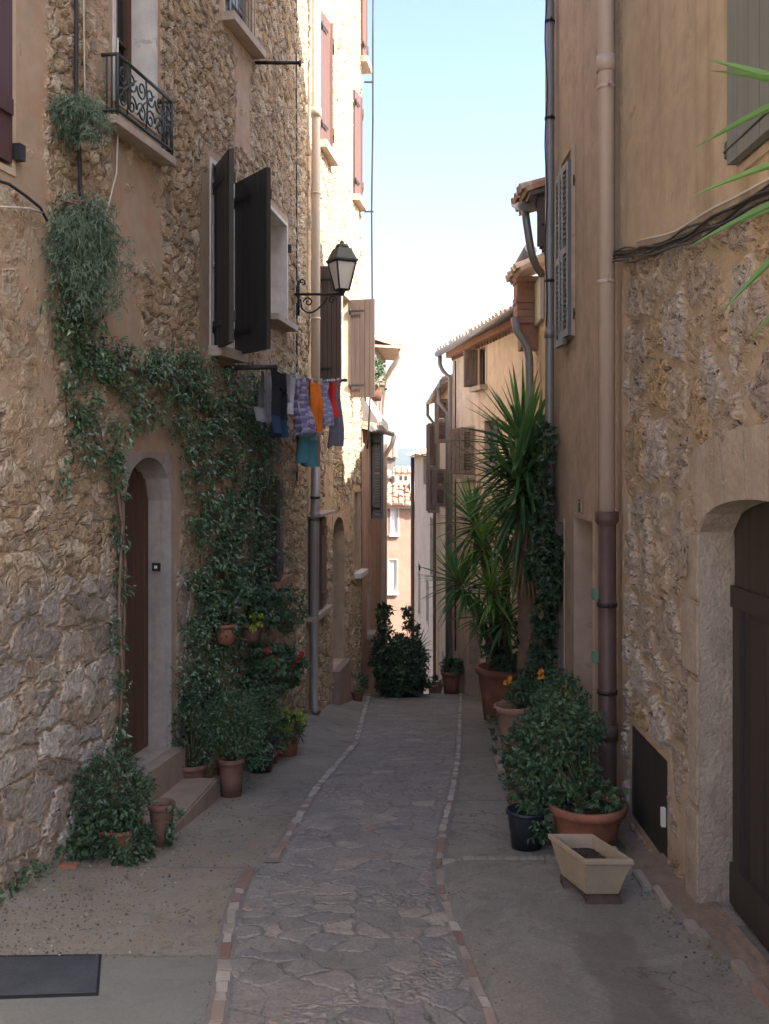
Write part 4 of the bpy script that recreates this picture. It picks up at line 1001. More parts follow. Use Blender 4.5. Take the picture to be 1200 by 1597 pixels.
# ================================================================ SALMON HOUSE facing us at the bottom
D0=43.; HP=thing('salmon_house',(0,D0,gz(0,40)),'salmon rendered house facing the camera at the bottom of the lane with a tiled roof','house')
wP=Wall([(6.,D0),(-7.,D0)],1)   # normal towards the camera
if wP.n(1).y>0: wP.side=-1
KP=lambda px:wP.s_at(px); ZP=lambda px,py:wP.z_at(px,py)
zeP=EZ+(HY-787)/F*D0
hp=[]
for (a,b,y0,y1) in ((609.5,621.5,833,791),(606.5,619.5,924,873),(588,576,833,791),(586,574,924,873)):
    s_=sorted((KP(a),KP(b))); hp.append((s_[0],s_[1],ZP(a,y0),ZP(a,y1)))
facade('wall',wP,0,wP.L,-14,zeP,.5,hp,M['plP'],HP,None,None); body(wP,0,wP.L,-14.2,zeP,8.,M['plP'],HP,back=.35)
for i,h in enumerate(hp):
    w_=opening(HP,wP,*h,.12,back='shWhite',frame='shWhite',bars=0,fw=.1,rmat='whitepl',sill=.08,sillmat='whitepl',label=('upper white shuttered window','lower white shuttered window','upper window behind the left wall','lower window behind the left wall')[i])
    lb=MB(); z=h[2]+.1
    while z<(h[2]+h[3])/2-.05:
        wP.box(lb,h[0]+.12,(h[0]+h[1])/2-.06,z,z+.05,-.118,-.07); wP.box(lb,(h[0]+h[1])/2+.06,h[1]-.12,z,z+.05,-.118,-.07); z+=.1
    lb.build('louvres',M['shCream'],w_)
mb=MB(); tiles(mb,(-7,D0-.3,zeP),(6,D0-.3,zeP),Vector((0,.94,.34)).normalized(),10,w=.27,l=.42,r=.125,jit=.035); mb.build('roof',M['tileF'],HP)
mb=MB(); mb.box(-7,6,D0-.12,D0-.01,zeP-.16,zeP-.02); mb.build('cornice',M['whitepl'],HP)
q0=U(616,768,D0+2.2); q1=U(640,737,D0+2.2)
mb=MB(); mb.box(q0.x,q1.x,D0+1.9,D0+2.7,q0.z-.9,q1.z); ch=mb.build('chimney',M['plR6'],HP)
mb=MB(); 
for x_ in (.3,.62): mb.box(q0.x+(q1.x-q0.x)*x_,q0.x+(q1.x-q0.x)*x_+.13,D0+1.885,D0+1.899,q1.z-.35,q1.z-.15)
mb.build('flue_shade_patch',M['shDark'],ch)  # dark slabs on the face stand in for shade inside flue openings
mb=MB(); tiles(mb,(q0.x-.05,D0+1.85,q1.z+.0),(q1.x+.05,D0+1.85,q1.z+.0),Vector((0,.9,.4)).normalized(),2,w=.22); mb.build('cap',M['tileF'],ch)
mb=MB(); q=U(640,752,D0+1.5); mb.box(q.x,q.x+.5,D0+1.2,D0+2.,q.z-.5,q.z); mb.build('skylight',M['shWhite'],HP)
# farther little house
D1=60.; HQ=thing('far_house',(0,D1,-15),'small distant house whose red tiled roof shows left of the blue hills','house')
zq=EZ+(HY-714)/F*D1; xa,xb=U(596,0,D1).x,U(617,0,D1).x
mb=MB(); mb.box(xa-3,xb,D1,D1+5,-15.3,zq); mb.build('wall',M['plGrey'],HQ)
mb=MB(); tiles(mb,(xa-3,D1-.15,zq),(xb+.1,D1-.15,zq),Vector((0,.85,.5)).normalized(),3,w=.3,l=.45,r=.13); mb.build('roof',M['terraL'],HQ)
# ================================================================ LEFT FAR PINK HOUSE WITH AWNING
wN=Wall([(-.335,14.8),(-.06,17.6)],-1); HN=thing('pink_house',(-1,16.5,gz(-1,16)),'old pink house at the crest with a long louvred shutter and a white canvas awning','house')
KN=lambda px:wN.s_at(px); ZN=lambda px,py:wN.z_at(px,py)
zeN=EZ+(HY-668)/F*15.5
hn=[(KN(577),KN(583.5),ZN(580,808),ZN(580,676)),(KN(573),KN(576.5),ZN(575,985),ZN(575,908))]
facade('wall',wN,0,wN.L,-5,zeN,.2,hn,M['plL3'],HN,None,None); body(wN,0,wN.L,-5.2,zeN,4.,M['plL3'],HN,back=.35)
w_=opening(HN,wN,*hn[0],.1,back='shGrey',frame=None,label='tall window with a blue-grey louvred leaf')
shutter(w_,wN.P(hn[0][0]+.1,0,.02),(.3,.22),.22,hn[0][2],hn[0][3],'shGrey',style='louver')
opening(HN,wN,*hn[1],.1,back='doorL',frame=None,sill=.06,label='small low window')
mb=MB(); tiles(mb,wN.P(0,zeN,.12),wN.P(wN.L,zeN,.12),Vector((-.9,.1,.2)).normalized(),7,jit=.03); mb.build('roof',M['tile'],HN)
mb=MB(); g0=wN.P(.0,zeN-.03,.14); g1=wN.P(wN.L,zeN-.03,.2); mb.tube([g0,g1],.045,8); mb.build('gutter',M['pipeG'],HN)
q=wN.P(wN.L-.1,0,.05); pipe(HN,[wN.P(wN.L-.05,zeN-.05,.24),wN.P(wN.L-.08,zeN-.22,.2),wN.P(wN.L-.1,zeN-.45,.06),wN.P(wN.L-.1,-4.8,.06)],.04,'pipeL' if 'pipeL' in M else 'pipeY')
mb=MB(); a0=U(572,618,15.2); b0=U(606,668,15.9)
def aw(p,q,n=10):
    pass
pts0=[];pts1=[]
for i in range(11):
    u=i/10; p=a0.lerp(b0,u)+Vector((0,0,-.06*math.sin(math.pi*u)*.5+.02*u)); pts0.append(p+Vector((0,0,.045))); pts1.append(p+Vector((.02,1.3,.10)))
b=len(mb.v); mb.v+=[tuple(p) for p in pts0+pts1]; 
for i in range(10): mb.face((b+i,b+i+1,b+11+i+1,b+11+i),True)
b=len(mb.v); mb.v+=[tuple(p) for p in pts0]+[tuple(p-Vector((0,0,.13))) for p in pts0]
for i in range(10): mb.face((b+i,b+i+1,b+11+i+1,b+11+i),True)
mb.build('awning',M['awning'],HN)
# grey house behind it
HO=thing('grey_house',(-1.5,21.5,-5),'grey rendered house with a projecting tiled eave rising behind the white awning','house')
xe=U(602,0,21).x; zo=EZ+(HY-545)/F*21
mb=MB(); mb.hexa([Vector((-6,20.4,-6)),Vector((U(588,0,20.4).x,20.4,-6)),Vector((xe,22.8,-6)),Vector((-6,22.8,-6))]+[Vector((-6,20.4,zo)),Vector((U(588,0,20.4).x,20.4,zo)),Vector((xe,22.8,zo)),Vector((-6,22.8,zo))]); mb.build('wall',M['plGrey'],HO)
mb=MB(); xr_=U(626,0,21).x; tiles(mb,(xr_-.05,20.3,zo+.02),(xr_,22.8,zo-.05),Vector((-.93,0,.30)).normalized(),14); mb.build('roof',M['tile'],HO)
mb=MB(); mb.hexa([Vector((-.3,20.3,zo-.02)),Vector((xr_,20.3,zo-.06)),Vector((xr_,22.8,zo-.06)),Vector((-.3,22.8,zo-.02))]+[Vector((-.3,20.3,zo+.03)),Vector((xr_,20.3,zo-.01)),Vector((xr_,22.8,zo-.01)),Vector((-.3,22.8,zo+.03))]); mb.build('eave',M['reveal'],HO)
pipe(HO,[U(627,545,20.4),U(625,556,20.4),U(610,576,20.6),U(602,592,21),U(600,640,21),Vector((U(600,640,21).x,21,-5))],.055,'pipeY')
# ---------------------------------------------------------------- light, sky, camera
W=bpy.data.worlds.new('World'); S.world=W; W.use_nodes=True; nt=W.node_tree
bg=nt.nodes['Background']; sky=nt.nodes.new('ShaderNodeTexSky'); sky.sky_type='NISHITA'; sky.sun_disc=False
EL_=R(43); AZ=math.atan2(.85,-.53)
sky.sun_elevation=EL_; sky.sun_rotation=AZ; sky.air_density=.8; sky.dust_density=4.5; sky.ozone_density=1.; sky.altitude=300
nt.links.new(sky.outputs[0],bg.inputs[0]); bg.inputs[1].default_value=.15
L=bpy.data.lights.new('sun','SUN'); L.energy=5.; L.angle=R(.6); L.color=(1,.95,.87)
lo=bpy.data.objects.new('sun',L); COL.objects.link(lo)
dv=Vector((math.sin(AZ)*math.cos(EL_),math.cos(AZ)*math.cos(EL_),math.sin(EL_))); lo.rotation_euler=dv.to_track_quat('Z','Y').to_euler(); lo.location=dv*30
cam=bpy.data.cameras.new('camera'); co=bpy.data.objects.new('camera',cam); COL.objects.link(co); S.camera=co
co.location=(0,0,EZ); co.rotation_euler=(R(90),0,0)
cam.sensor_fit='VERTICAL'; cam.sensor_height=36; cam.sensor_width=27; cam.lens=36*F/1597; cam.shift_y=-(798.5-HY)/1597; cam.clip_end=30000; cam.clip_start=.05
vs_=S.view_settings; S.display_settings.display_device='sRGB'; vs_.view_transform='Standard'; vs_.look='None'; vs_.gamma=1; vs_.exposure=1.92
cy=S.cycles; cy.max_bounces=7; cy.diffuse_bounces=5; cy.glossy_bounces=3; cy.transmission_bounces=3; cy.caustics_reflective=False; cy.caustics_refractive=False
cy.use_denoising=True; cy.sample_clamp_indirect=8
# ================================================================ PLANT TOOLS
LM={}
def lmat(k,stops,**kw): LM[k]=leaf_mat('foliage_'+k,stops,**kw)
lmat('ivy',[(0,(0.029,0.059,0.033)),(.35,(0.056,0.111,0.059)),(.65,(0.100,0.183,0.089)),(.85,(0.164,0.263,0.130)),(1,(0.426,0.492,0.337))],rough=.24,spec=.8)
lmat('dark',[(0,(0.024,0.046,0.027)),(.4,(0.047,0.092,0.049)),(.75,(0.083,0.145,0.072)),(1,(0.145,0.211,0.100))],rough=.4)
lmat('bush',[(0,(0.033,0.072,0.037)),(.4,(0.064,0.130,0.064)),(.75,(0.114,0.196,0.096)),(1,(0.188,0.266,0.132))],rough=.42)
lmat('lime',[(0,(0.145,0.203,0.029)),(.5,(0.319,0.406,0.058)),(1,(0.551,0.609,0.102))],rough=.5)
lmat('pale',[(0,(0.072,0.123,0.087)),(.5,(0.145,0.210,0.145)),(1,(0.261,0.319,0.232))],rough=.6)
lmat('yucca',[(0,(0.046,0.104,0.051)),(.4,(0.094,0.200,0.074)),(.75,(0.190,0.336,0.104)),(1,(0.336,0.484,0.148))],rough=.42,sc=3.)
lmat('yuccaY',[(0,(0.104,0.232,0.052)),(.5,(0.232,0.420,0.084)),(1,(0.420,0.631,0.126))],rough=.42,sc=3.)
lmat('dry',[(0,(0.203,0.131,0.072)),(1,(0.362,0.246,0.145))],rough=.8)
FL={'red':simple('red_petals',(.45,.025,.04),.6,.2),'orange':simple('orange_petals',(.62,.25,.03),.6,.2),'pink':simple('pink_petals',(.5,.12,.16),.6,.2)}
def rv():
    while True:
        v=Vector((random.uniform(-1,1),random.uniform(-1,1),random.uniform(-1,1)))
        if .05<v.length<1: return v
def leaf(mb,p,d,n,L,w,c,curl=.18):
    d=d.normalized(); s_=d.cross(n)
    if s_.length<1e-3: s_=d.orthogonal()
    s_.normalize(); n=s_.cross(d).normalized()
    mb.cur=(c,c,c); b=len(mb.v)
    m=p+d*L*.45; t_=p+d*L-n*L*curl
    mb.v+=[tuple(p),tuple(m+s_*w*.5+n*w*.18),tuple(t_),tuple(m-s_*w*.5+n*w*.18),tuple(m-n*L*.03)]
    mb.face((b,b+4,b+1)); mb.face((b+4,b+2,b+1)); mb.face((b,b+3,b+4)); mb.face((b+4,b+3,b+2))
def cloud(mb,c,r,nt,per,L,asp=.55,up=.35,out=.6,tr=.3,st=None,root=None,shell=.55,cs=1.,gm=None):
    c=Vector(c)
    for k in range(nt):
        v=rv(); 
        if random.random()<shell: v=v.normalized()*random.uniform(.75,1.05)
        q=c+Vector((v.x*r[0],v.y*r[1],v.z*r[2])); base=random.uniform(.1,.8)*cs
        if gm is not None and q.z<gm: q.z=gm+random.uniform(0,.03)
        if st is not None and root is not None and k%3==0:
            st.tube([Vector(root)+rv()*.02,Vector(root).lerp(q,.5)+rv()*.03,q],[.006,.004,.002],4)
        od=Vector((v.x,v.y,v.z+.2))
        od=od.normalized() if od.length>.01 else Vector((0,0,1))
        for i in range(per):
            o=rv()*tr*min(r)*1.; d=(od*out+rv()*.9+Vector((0,0,-.15))); n=(Vector((0,0,1))*up+od*.5+rv()*.6)
            l=L*random.uniform(.6,1.25); leaf(mb,q+o,d,n,l,l*asp*random.uniform(.8,1.2),min(1,max(0,base+random.uniform(-.25,.3))))
def sword(mb,p,tip,w,c,sag=.1,n=6,up=Vector((0,0,1))):
    p=Vector(p);tip=Vector(tip); d=tip-p; L=d.length; s_=d.cross(up)
    if s_.length<1e-4: s_=d.orthogonal()
    s_.normalize(); nn=s_.cross(d).normalized(); b=len(mb.v); mb.cur=(c,c,c)
    for i in range(n+1):
        u=i/n; q=p+d*u+Vector((0,0,1))*(4*u*(1-u))*L*sag*.5+Vector((0,0,-1))*0
        ww=w*(.55+.9*u if u<.35 else .87*(1-((u-.35)/.65)**1.6)+.01)*.5
        mb.v+=[tuple(q-s_*ww+nn*ww*.45),tuple(q),tuple(q+s_*ww+nn*ww*.45)]
    for i in range(n):
        k=b+i*3; mb.face((k,k+1,k+4,k+3)); mb.face((k+1,k+2,k+5,k+4))
def yhead(mb,c,R_,n,w=.045,axis=(0,0,1),low=-.55,dry=None,droop=.35,cb=.5):
    c=Vector(c); ax=Vector(axis).normalized()
    for i in range(n):
        u=(i+.5)/n; ct=1-(1-low)*u+random.uniform(-.12,.12); ct=max(-.95,min(1,ct)); st=math.sqrt(1-ct*ct); a=i*2.39996+random.uniform(-.3,.3)
        e1=ax.orthogonal().normalized(); e2=ax.cross(e1)
        d=(ax*ct+(e1*math.cos(a)+e2*math.sin(a))*st)
        L=R_*random.uniform(.75,1.12)*(1. if ct>0 else .92); base=c-ax*(.12*R_+ .35*R_*u)+d*.03
        tip=base+d*L+Vector((0,0,-1))*L*droop*max(0,(.5-ct))*.5
        m=mb if (dry is None or ct>low+.18) else dry
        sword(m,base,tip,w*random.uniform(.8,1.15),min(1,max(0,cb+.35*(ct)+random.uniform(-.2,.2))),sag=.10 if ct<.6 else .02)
def trunk(mb,pts,r0,r1,n=10):
    pts=[Vector(p) for p in pts]; P2=[];rs=[]
    for i,(a,b) in enumerate(zip(pts,pts[1:])):
        for k in range(6):
            u=(i+k/6)/(len(pts)-1); P2.append(a.lerp(b,k/6)); rs.append((r0+(r1-r0)*u)*(1+.10*math.sin(len(P2)*2.6)+random.uniform(-.05,.05)))
    P2.append(pts[-1]); rs.append(r1); mb.tube(P2,rs,n)
def pot_mesh(mb,loc,r,h,taper=.7,rim=.16,th=.015,n=28,sx=1,sy=1,belly=0):
    rb=r*taper; rl=r*1.0; ri=r-th*1.2; hr=h*rim
    prof=[(0,.0),(rb,.0),(rb+(rl-rb)*.45+belly,h*.5),(rl*.95,h-hr),(rl*.955,h-hr+.001),(rl*1.04,h-hr+.004),(rl*1.06,h-hr*.5),(rl*1.04,h-.004),(rl*1.0,h),(ri,h-.002),(ri*.97,h-hr),(ri*.9,h*.72),(0,h*.72)]
    mb.lathe(prof,loc,n,sx=sx,sy=sy)
def potted(name,loc,r,h,label,cat='potted plant',mat='terra',group=None,taper=.7,rim=.16,soil=True):
    t=thing(name,loc,label,cat,group)
    mb=MB(); pot_mesh(mb,loc,r,h,taper,rim); p=mb.build('pot',M[mat],t)
    if soil:
        sm=MB(); sm.lathe([(0,h*.86),(r*.5,h*.87),(r*.93,h*.85)],loc,18); sm.build('soil',M['soil'],p)
    return t
def foliage(t,k,fn,stem=True,name='foliage'):
    lf=MB(); st=MB(); fn(lf,st)
    o=lf.build(name,LM[k],t)
    if st.f: st.build('stems',M['stem'],t)
    return o
def flowers(t,pts,r,mat,n=6):
    mb=MB()
    for p in pts:
        for k in range(n):
            q=Vector(p)+rv()*r; 
            for j in range(5):
                a=j*1.2566+random.random(); d=Vector((math.cos(a),math.sin(a)*.4-.6,math.sin(a))); leaf(mb,q,d,Vector((0,-1,.3)),r*.75,r*.6,.5,.1)
    return mb.build('flowers',FL[mat],t)
random.seed(11)
# ================================================================ CLIMBING VINE on the shaded house
vt=thing('climbing_vine',(-1.2,7.0,gz(-1.2,7.0)),'glossy dark green climbing vine arching over the door and down the shaded stone wall','vine')
lf=MB(); st=MB()
def vblob(px,py,rx,ry,n,L=.042,o0=.03,o1=.16,cb=0.,asp=.5):
    for _ in range(n):
        a=random.uniform(0,2*math.pi); q=math.sqrt(random.random()); x=px+rx*q*math.cos(a); y=py+ry*q*math.sin(a)
        s_=wL.s_at(x); D=wL.D(s_); z=EZ+(HY-y)/F*D; o=random.uniform(o0,o1)*(1.05-q*.6)
        base=.25+.5*random.random()**1.5+cb
        if math.sin(x*.11+2.1*math.sin(y*.043))+math.sin(y*.083+1.7*math.sin(x*.061))>.75 and random.random()<.85: continue
        big_=random.choice((.7,1.,1.,1.35))
        pc=wL.P(s_,z,o); nn=wL.n(s_).to_3d()
        for j in range(5):
            p=pc+rv()*.045; d=nn*.45+rv()*.9+Vector((0,0,-.35)); nrm=nn*.5+Vector((0,-.2,.7))+rv()*.5; l=L*big_*random.uniform(.6,1.25)
            leaf(lf,p,d,nrm,l,l*asp,min(1,max(0,base+random.uniform(-.2,.3))))
for a in [(92,470,38,50,70,.038),(112,520,42,42,90),(150,560,50,36,120),(205,578,50,36,130),(262,580,55,40,160),(318,600,50,42,160),(368,612,44,34,120),(262,552,26,22,40),
 (118,610,26,50,60),(122,680,24,60,55),(165,690,26,40,34),(196,640,36,34,56),(172,730,16,30,20),(245,640,50,34,80),(300,660,46,44,150),(296,715,26,36,60),(340,690,40,45,130),(360,750,34,50,110),
 (345,810,40,46,130),(352,860,34,46,100),(330,905,46,40,120),(320,960,40,46,120),(352,985,36,40,90),(330,1040,48,44,130),(358,1095,44,40,100),(300,1090,30,40,60),(302,940,18,60,40),
 (405,608,24,16,40),(398,690,22,70,120),(412,660,22,50,90),(402,800,26,60,120),(418,770,18,40,50),(408,870,26,46,90),(330,800,34,60,130),(318,870,34,50,110),(345,920,44,40,130),(310,1000,34,60,120),(375,700,30,60,120),(385,830,30,60,120),(375,900,30,50,110),(340,990,50,50,120),(300,780,22,60,70),(392,640,30,30,70),(300,1060,36,50,110),(385,930,30,30,60)]:
    px,py,rx,ry,n=a[:5]; vblob(px,py,rx,ry,int(n*1.0),*(a[5:] or (.040,)))
for y in range(740,1170,9):
    vblob(178+5*math.sin(y*.03),y,8+3*math.sin(y*.05),8,3,.04,.02,.07)
for y in range(520,760,14): vblob(100+10*math.sin(y*.04),y,10,10,3,.04,.02,.06)
lf.build('leaves',LM['ivy'],vt)
for pts in ([(340,1235),(335,1100),(345,950),(350,820),(335,700),(320,620),(260,590),(180,572),(120,530),(95,470)],[(178,1170),(182,1050),(174,940),(180,820),(176,740),(150,700),(125,640)],[(392,1130),(398,980),(405,860),(402,740),(400,620)],[(338,1150),(322,1020),(312,880),(302,740),(292,660)],[(187,1168),(184,1000),(188,880),(181,760)]):
    st.tube([wL.P(wL.s_at(x),wL.z_at(x,y),.035+.015*math.sin(x+y)) for x,y in pts],.010,6)
st.build('stems',M['bark'],vt)
# greyish trailing plants in wall pots higher up
def trailing(px,py,rx,ry,label,n,k='pale',L=.05,potpx=None,potr=.1):
    s_=wL.s_at(px); D=wL.D(s_); z=EZ+(HY-py)/F*D; c=wL.P(s_,z,.14); top=wL.z_at(px,py-ry)
    pl=wL.P(s_,top-.16,.09); t=potted('trailing_plant',pl,potr*.6,.10,label,mat='terraD',group='plants trailing from pots fixed to the shaded wall')
    def fn(lf,st):
        sx=rx/F*D; sz=ry/F*D
        for i in range(n//6):
            u0=random.gauss(0,.45); z_=z+sz*(1-abs(u0)*.5)*random.uniform(.5,1.05); o_=random.uniform(.05,.22); Ls=sz*2*random.uniform(.3,1.)*(1.15-.5*abs(u0)); dr=random.gauss(0,.25)
            for kk in range(6):
              u=(kk+random.random())/6; q_=wL.P(s_+sx*1.5*(u0+dr*u),max(z-sz*1.1,z_-Ls*u),o_+.05*math.sin(u*4+i)); b=random.random(); p=q_
              for j in range(9):
                leaf(lf,p+rv()*.035,rv()+Vector((0,0,-.6)),rv()+Vector((.3,0,.5)),L*random.uniform(.5,1.2),L*.15,min(1,max(0,b+random.uniform(-.3,.3))))
    foliage(t,k,fn); return t
trailing(93,182,26,34,'small grey-green trailing plant high on the wall above the larger one',300)
trailing(100,390,46,88,'large feathery grey-green plant trailing from the shaded wall beside the cable',1300,'pale',.05,potr=.14)
# ================================================================ GROUND PLANTS LEFT
p=Vector((-1.49,5.62,0)); p.z=gz(p.x,p.y)
t=potted('potted_shrub',p,.14,.17,'dark glossy shrub in a low terracotta pot, nearest plant on the left pavement')
foliage(t,'dark',lambda lf,st:(cloud(lf,p+Vector((-.12,-.08,.12)),(.14,.12,.10),60,14,.034),cloud(lf,p+Vector((-.05,0,.33)),(.20,.20,.23),150,16,.036,.5,root=p+Vector((0,0,.15)),st=st),cloud(lf,p+Vector((.08,-.12,.10)),(.12,.12,.10),60,14,.034)))
p=Vector((-1.30,5.80,0)); p.z=gz(p.x,p.y)
t=potted('flower_pot',p,.075,.25,'small brown pot squeezed between the dark shrub and the lower door step',mat='terraD')
foliage(t,'bush',lambda lf,st:cloud(lf,p+Vector((0.02,-.05,.14)),(.10,.1,.12),16,12,.04))
p=G(362,1246); p=Vector((p.x-.02,p.y+.1,0)); p.z=gz(p.x,p.y)
t=potted('potted_shrub',p,.09,.27,'bushy fine-leaved shrub in a brown terracotta pot beside the lower door step',mat='terraD',taper=.8)
foliage(t,'bush',lambda lf,st:(cloud(lf,p+Vector((.0,.05,.50)),(.20,.20,.22),170,18,.030,.42,root=p+Vector((0,0,.25)),st=st),cloud(lf,p+Vector((.14,.18,.32)),(.13,.18,.18),60,16,.03)))
p=Vector((-1.36,7.0,0)); p.z=gz(p.x,p.y)
t=potted('potted_shrub',p,.11,.24,'dark leafy shrub against the wall behind the door step',mat='terraD')
foliage(t,'dark',lambda lf,st:cloud(lf,p+Vector((0,.05,.46)),(.16,.2,.28),90,16,.036,root=p+Vector((0,0,.2)),st=st))
p=Vector((-1.0,8.0,0)); p.z=gz(p.x,p.y)
t=potted('potted_shrub',p,.13,.28,'round green shrub in a dark pot between the vine foot and the lime plant',mat='blackpl')
foliage(t,'bush',lambda lf,st:cloud(lf,p+Vector((0,0,.46)),(.18,.22,.22),110,16,.034,root=p+Vector((0,0,.2)),st=st))
p=Vector((-.86,8.75,0)); p.z=gz(p.x,p.y)
t=potted('potted_plant',p,.12,.20,'lime yellow-green plant in a terracotta pot by the left wall')
foliage(t,'lime',lambda lf,st:(cloud(lf,p+Vector((0,-.02,.30)),(.16,.18,.09),60,14,.035,.5),))
foliage(t,'dark',lambda lf,st:cloud(lf,p+Vector((0,0,.22)),(.17,.2,.1),40,12,.045),name='lower_foliage')
p=Vector((-.98,8.4,0)); p.z=gz(p.x,p.y)
t=potted('flower_pot',p,.10,.17,'terracotta pot of pink blooms in front of the lime plant',mat='terraD')
foliage(t,'bush',lambda lf,st:cloud(lf,p+Vector((0.02,0,.2)),(.14,.14,.1),30,12,.04)); flowers(t,[p+Vector((.05,-.1,.15)),p+Vector((-.04,-.12,.2)),p+Vector((.1,-.05,.1))],.03,'pink',4)
# geraniums on wall brackets
def wallpot(px,py,o,r,h,label,k,rad,n,L=.045,fl=None,fm='red',mat='terraD',w=wL,group='flowering pots hung on the wall by the grey drainpipe'):
    s_=w.s_at(px,o); q=w.P(s_,0,o); z=EZ+(HY-py)/F*q.y; p=Vector((q.x,q.y,z)); t=potted('hanging_pot',p,r,h,label,mat=mat,group=group)
    foliage(t,k,lambda lf,st:cloud(lf,p+Vector((0,0,h+rad*.35)),(rad*.9,rad,rad*.9),n,13,L,.8,root=p+Vector((0,0,h*.8)),st=st))
    if fl: flowers(t,[p+Vector((x,y,z_)) for x,y,z_ in fl],.028,fm,5)
    m=MB(); m.tube([w.P(s_,z+h*.85,-.03),w.P(s_,z+h*.85,o-r)],.008,6); m.lathe([(r*1.0,h*.78),(r*1.08,h*.80),(r*1.0,h*.84)],p,16); m.build('bracket',M['iron'],t)
    return t
wallpot(352,1003,.14,.09,.15,'terracotta wall pot with sparse leaves, nearest of the hung pots','dark',.11,26,mat='terra')
wallpot(368,962,.13,.085,.14,'brown wall pot just above and beyond the nearest hung pot','bush',.12,30)
wallpot(392,1000,.14,.09,.14,'wall pot with a yellowing leafy plant','lime',.10,18)
wallpot(404,985,.16,.09,.14,'wall pot with a dense dark green plant below the terracotta window sill','dark',.19,80)
wallpot(446,985,.16,.09,.14,'wall pot with a light olive feathery plant next to the drainpipe','bush',.2,80,L=.035,mat='terraD')
wallpot(416,1066,.16,.09,.14,'wall pot of red geraniums, left of the pair','bush',.17,60,fl=[(.08,-.1,.22),(.02,-.12,.3),(.1,-.06,.12)])
wallpot(450,1072,.16,.09,.14,'wall pot of red geraniums, right of the pair, against the drainpipe','bush',.17,60,fl=[(.1,-.1,.28),(.06,-.12,.22),(.12,-.04,.32)])
wallpot(412,1110,.18,.1,.15,'low wall pot of small pink flowers under the geraniums','dark',.17,60,fl=[(.05,-.12,.16),(.1,-.08,.22)],fm='pink')
# weeds along the foot of the shaded wall
mb=MB()
for (x0,y0,n_,L_) in ((5,1372,26,.05),(25,1372,20,.045),(55,1345,18,.04),(90,1330,14,.04),(-20,1395,20,.06)):
    g_=G(x0,y0+10)
    for k in range(n_):
        q=g_+Vector((random.uniform(-.12,.12),random.uniform(-.12,.12),random.uniform(0,.10)))
        for j in range(5): leaf(mb,q+rv()*.02,rv()+Vector((0,0,.4)),rv()+Vector((0,0,1)),L_*random.uniform(.6,1.1),L_*.5,random.random())
tag(mb.build('weeds',LM['bush']),'low green weeds growing along the foot of the shaded stone wall','weeds',kind='stuff')
mb=MB()
for k in range(150):
    if k<110: x=random.uniform(-1.6,-.6); y=random.uniform(4.5,8.2)
    else: x=random.uniform(.7,1.4); y=random.uniform(4,9)
    if xl(y)-.05<x<xr(y)+.05: continue
    leaf(mb,Vector((x,y,gz(x,y)+.006)),Vector((random.uniform(-1,1),random.uniform(-1,1),.05)),Vector((0,0,1)),random.uniform(.012,.035),random.uniform(.008,.018),random.random(),.05)
tag(mb.build('fallen_leaves',LM['dry']),'small dry leaves scattered over the concrete pavement','leaf litter',kind='stuff')
# crest plants
def at(px,D,py=None):
    x=(px-CX)/F*D; return Vector((x,D,gz(x,D)))
p=at(628,14.5); t=potted('potted_shrub',p,.2,.32,'broad dark evergreen bush in a pot where the lane drops away',mat='blackpl')
foliage(t,'dark',lambda lf,st:(cloud(lf,p+Vector((0,0,.48)),(.36,.26,.36),260,16,.06,root=p+Vector((0,0,.3)),st=st),cloud(lf,p+Vector((.0,0,.2)),(.38,.22,.2),110,15,.06)))
p=at(604,14.9); t=potted('potted_shrub',p,.16,.3,'tall loose climbing shrub at the far end of the left wall',mat='terraD')
foliage(t,'dark',lambda lf,st:(cloud(lf,p+Vector((-.02,.1,.62)),(.2,.2,.4),130,14,.07,root=p+Vector((0,0,.3)),st=st),cloud(lf,p+Vector((-.02,.1,1.12)),(.12,.12,.22),26,10,.08),cloud(lf,p+Vector((-.06,.1,1.3)),(.05,.05,.12),8,7,.08)))
p=at(640,15.0); t=potted('potted_shrub',p,.15,.3,'tall leafy shrub rising behind the broad dark bush',mat='terraD')
foliage(t,'dark',lambda lf,st:(cloud(lf,p+Vector((-.02,.1,.8)),(.14,.14,.45),60,12,.07,root=p+Vector((0,0,.3)),st=st),cloud(lf,p+Vector((-.02,.1,1.2)),(.06,.06,.18),10,8,.09)))
p=at(652,15.2); t=potted('spiky_plant',p,.12,.26,'small dark spiky plant at the crest right of the bush',mat='terraD')
lf=MB(); yhead(lf,p+Vector((0,0,.75)),.32,40,.03,low=-.3); lf.build('leaves',LM['yucca'],t); mb=MB(); trunk(mb,[p+Vector((0,0,.22)),p+Vector((0,0,.75))],.03,.025); mb.build('trunk',M['bark'],t)
p=at(704,15.3); t=potted('potted_plant',p,.155,.36,'rounded bright green plant in a terracotta pot at the crest on the right',mat='terra')
foliage(t,'bush',lambda lf,st:cloud(lf,p+Vector((0,0,.42)),(.17,.17,.13),70,14,.05))
p=at(679,16.2); t=potted('potted_plant',p,.12,.32,'small orange pot just past the crest by the yellow house',mat='terraL')
foliage(t,'bush',lambda lf,st:cloud(lf,p+Vector((0,0,.36)),(.12,.12,.08),26,12,.04))
p=at(560,13.6); p.x-=.02; t=potted('potted_plant',p,.09,.14,'tiny potted plant by the left wall before the crest',mat='terraD',group=None)
foliage(t,'bush',lambda lf,st:cloud(lf,p+Vector((.05,0,.24)),(.09,.09,.12),22,10,.05))
# roof garden plant by the grey house
p=U(582,625,17.2); t=potted('potted_shrub',p,.2,.3,'leafy pale green shrub on the terrace under the grey eave',mat='terraD')
foliage(t,'bush',lambda lf,st:cloud(lf,p+Vector((0,0,.4)),(.20,.2,.34),50,10,.08))
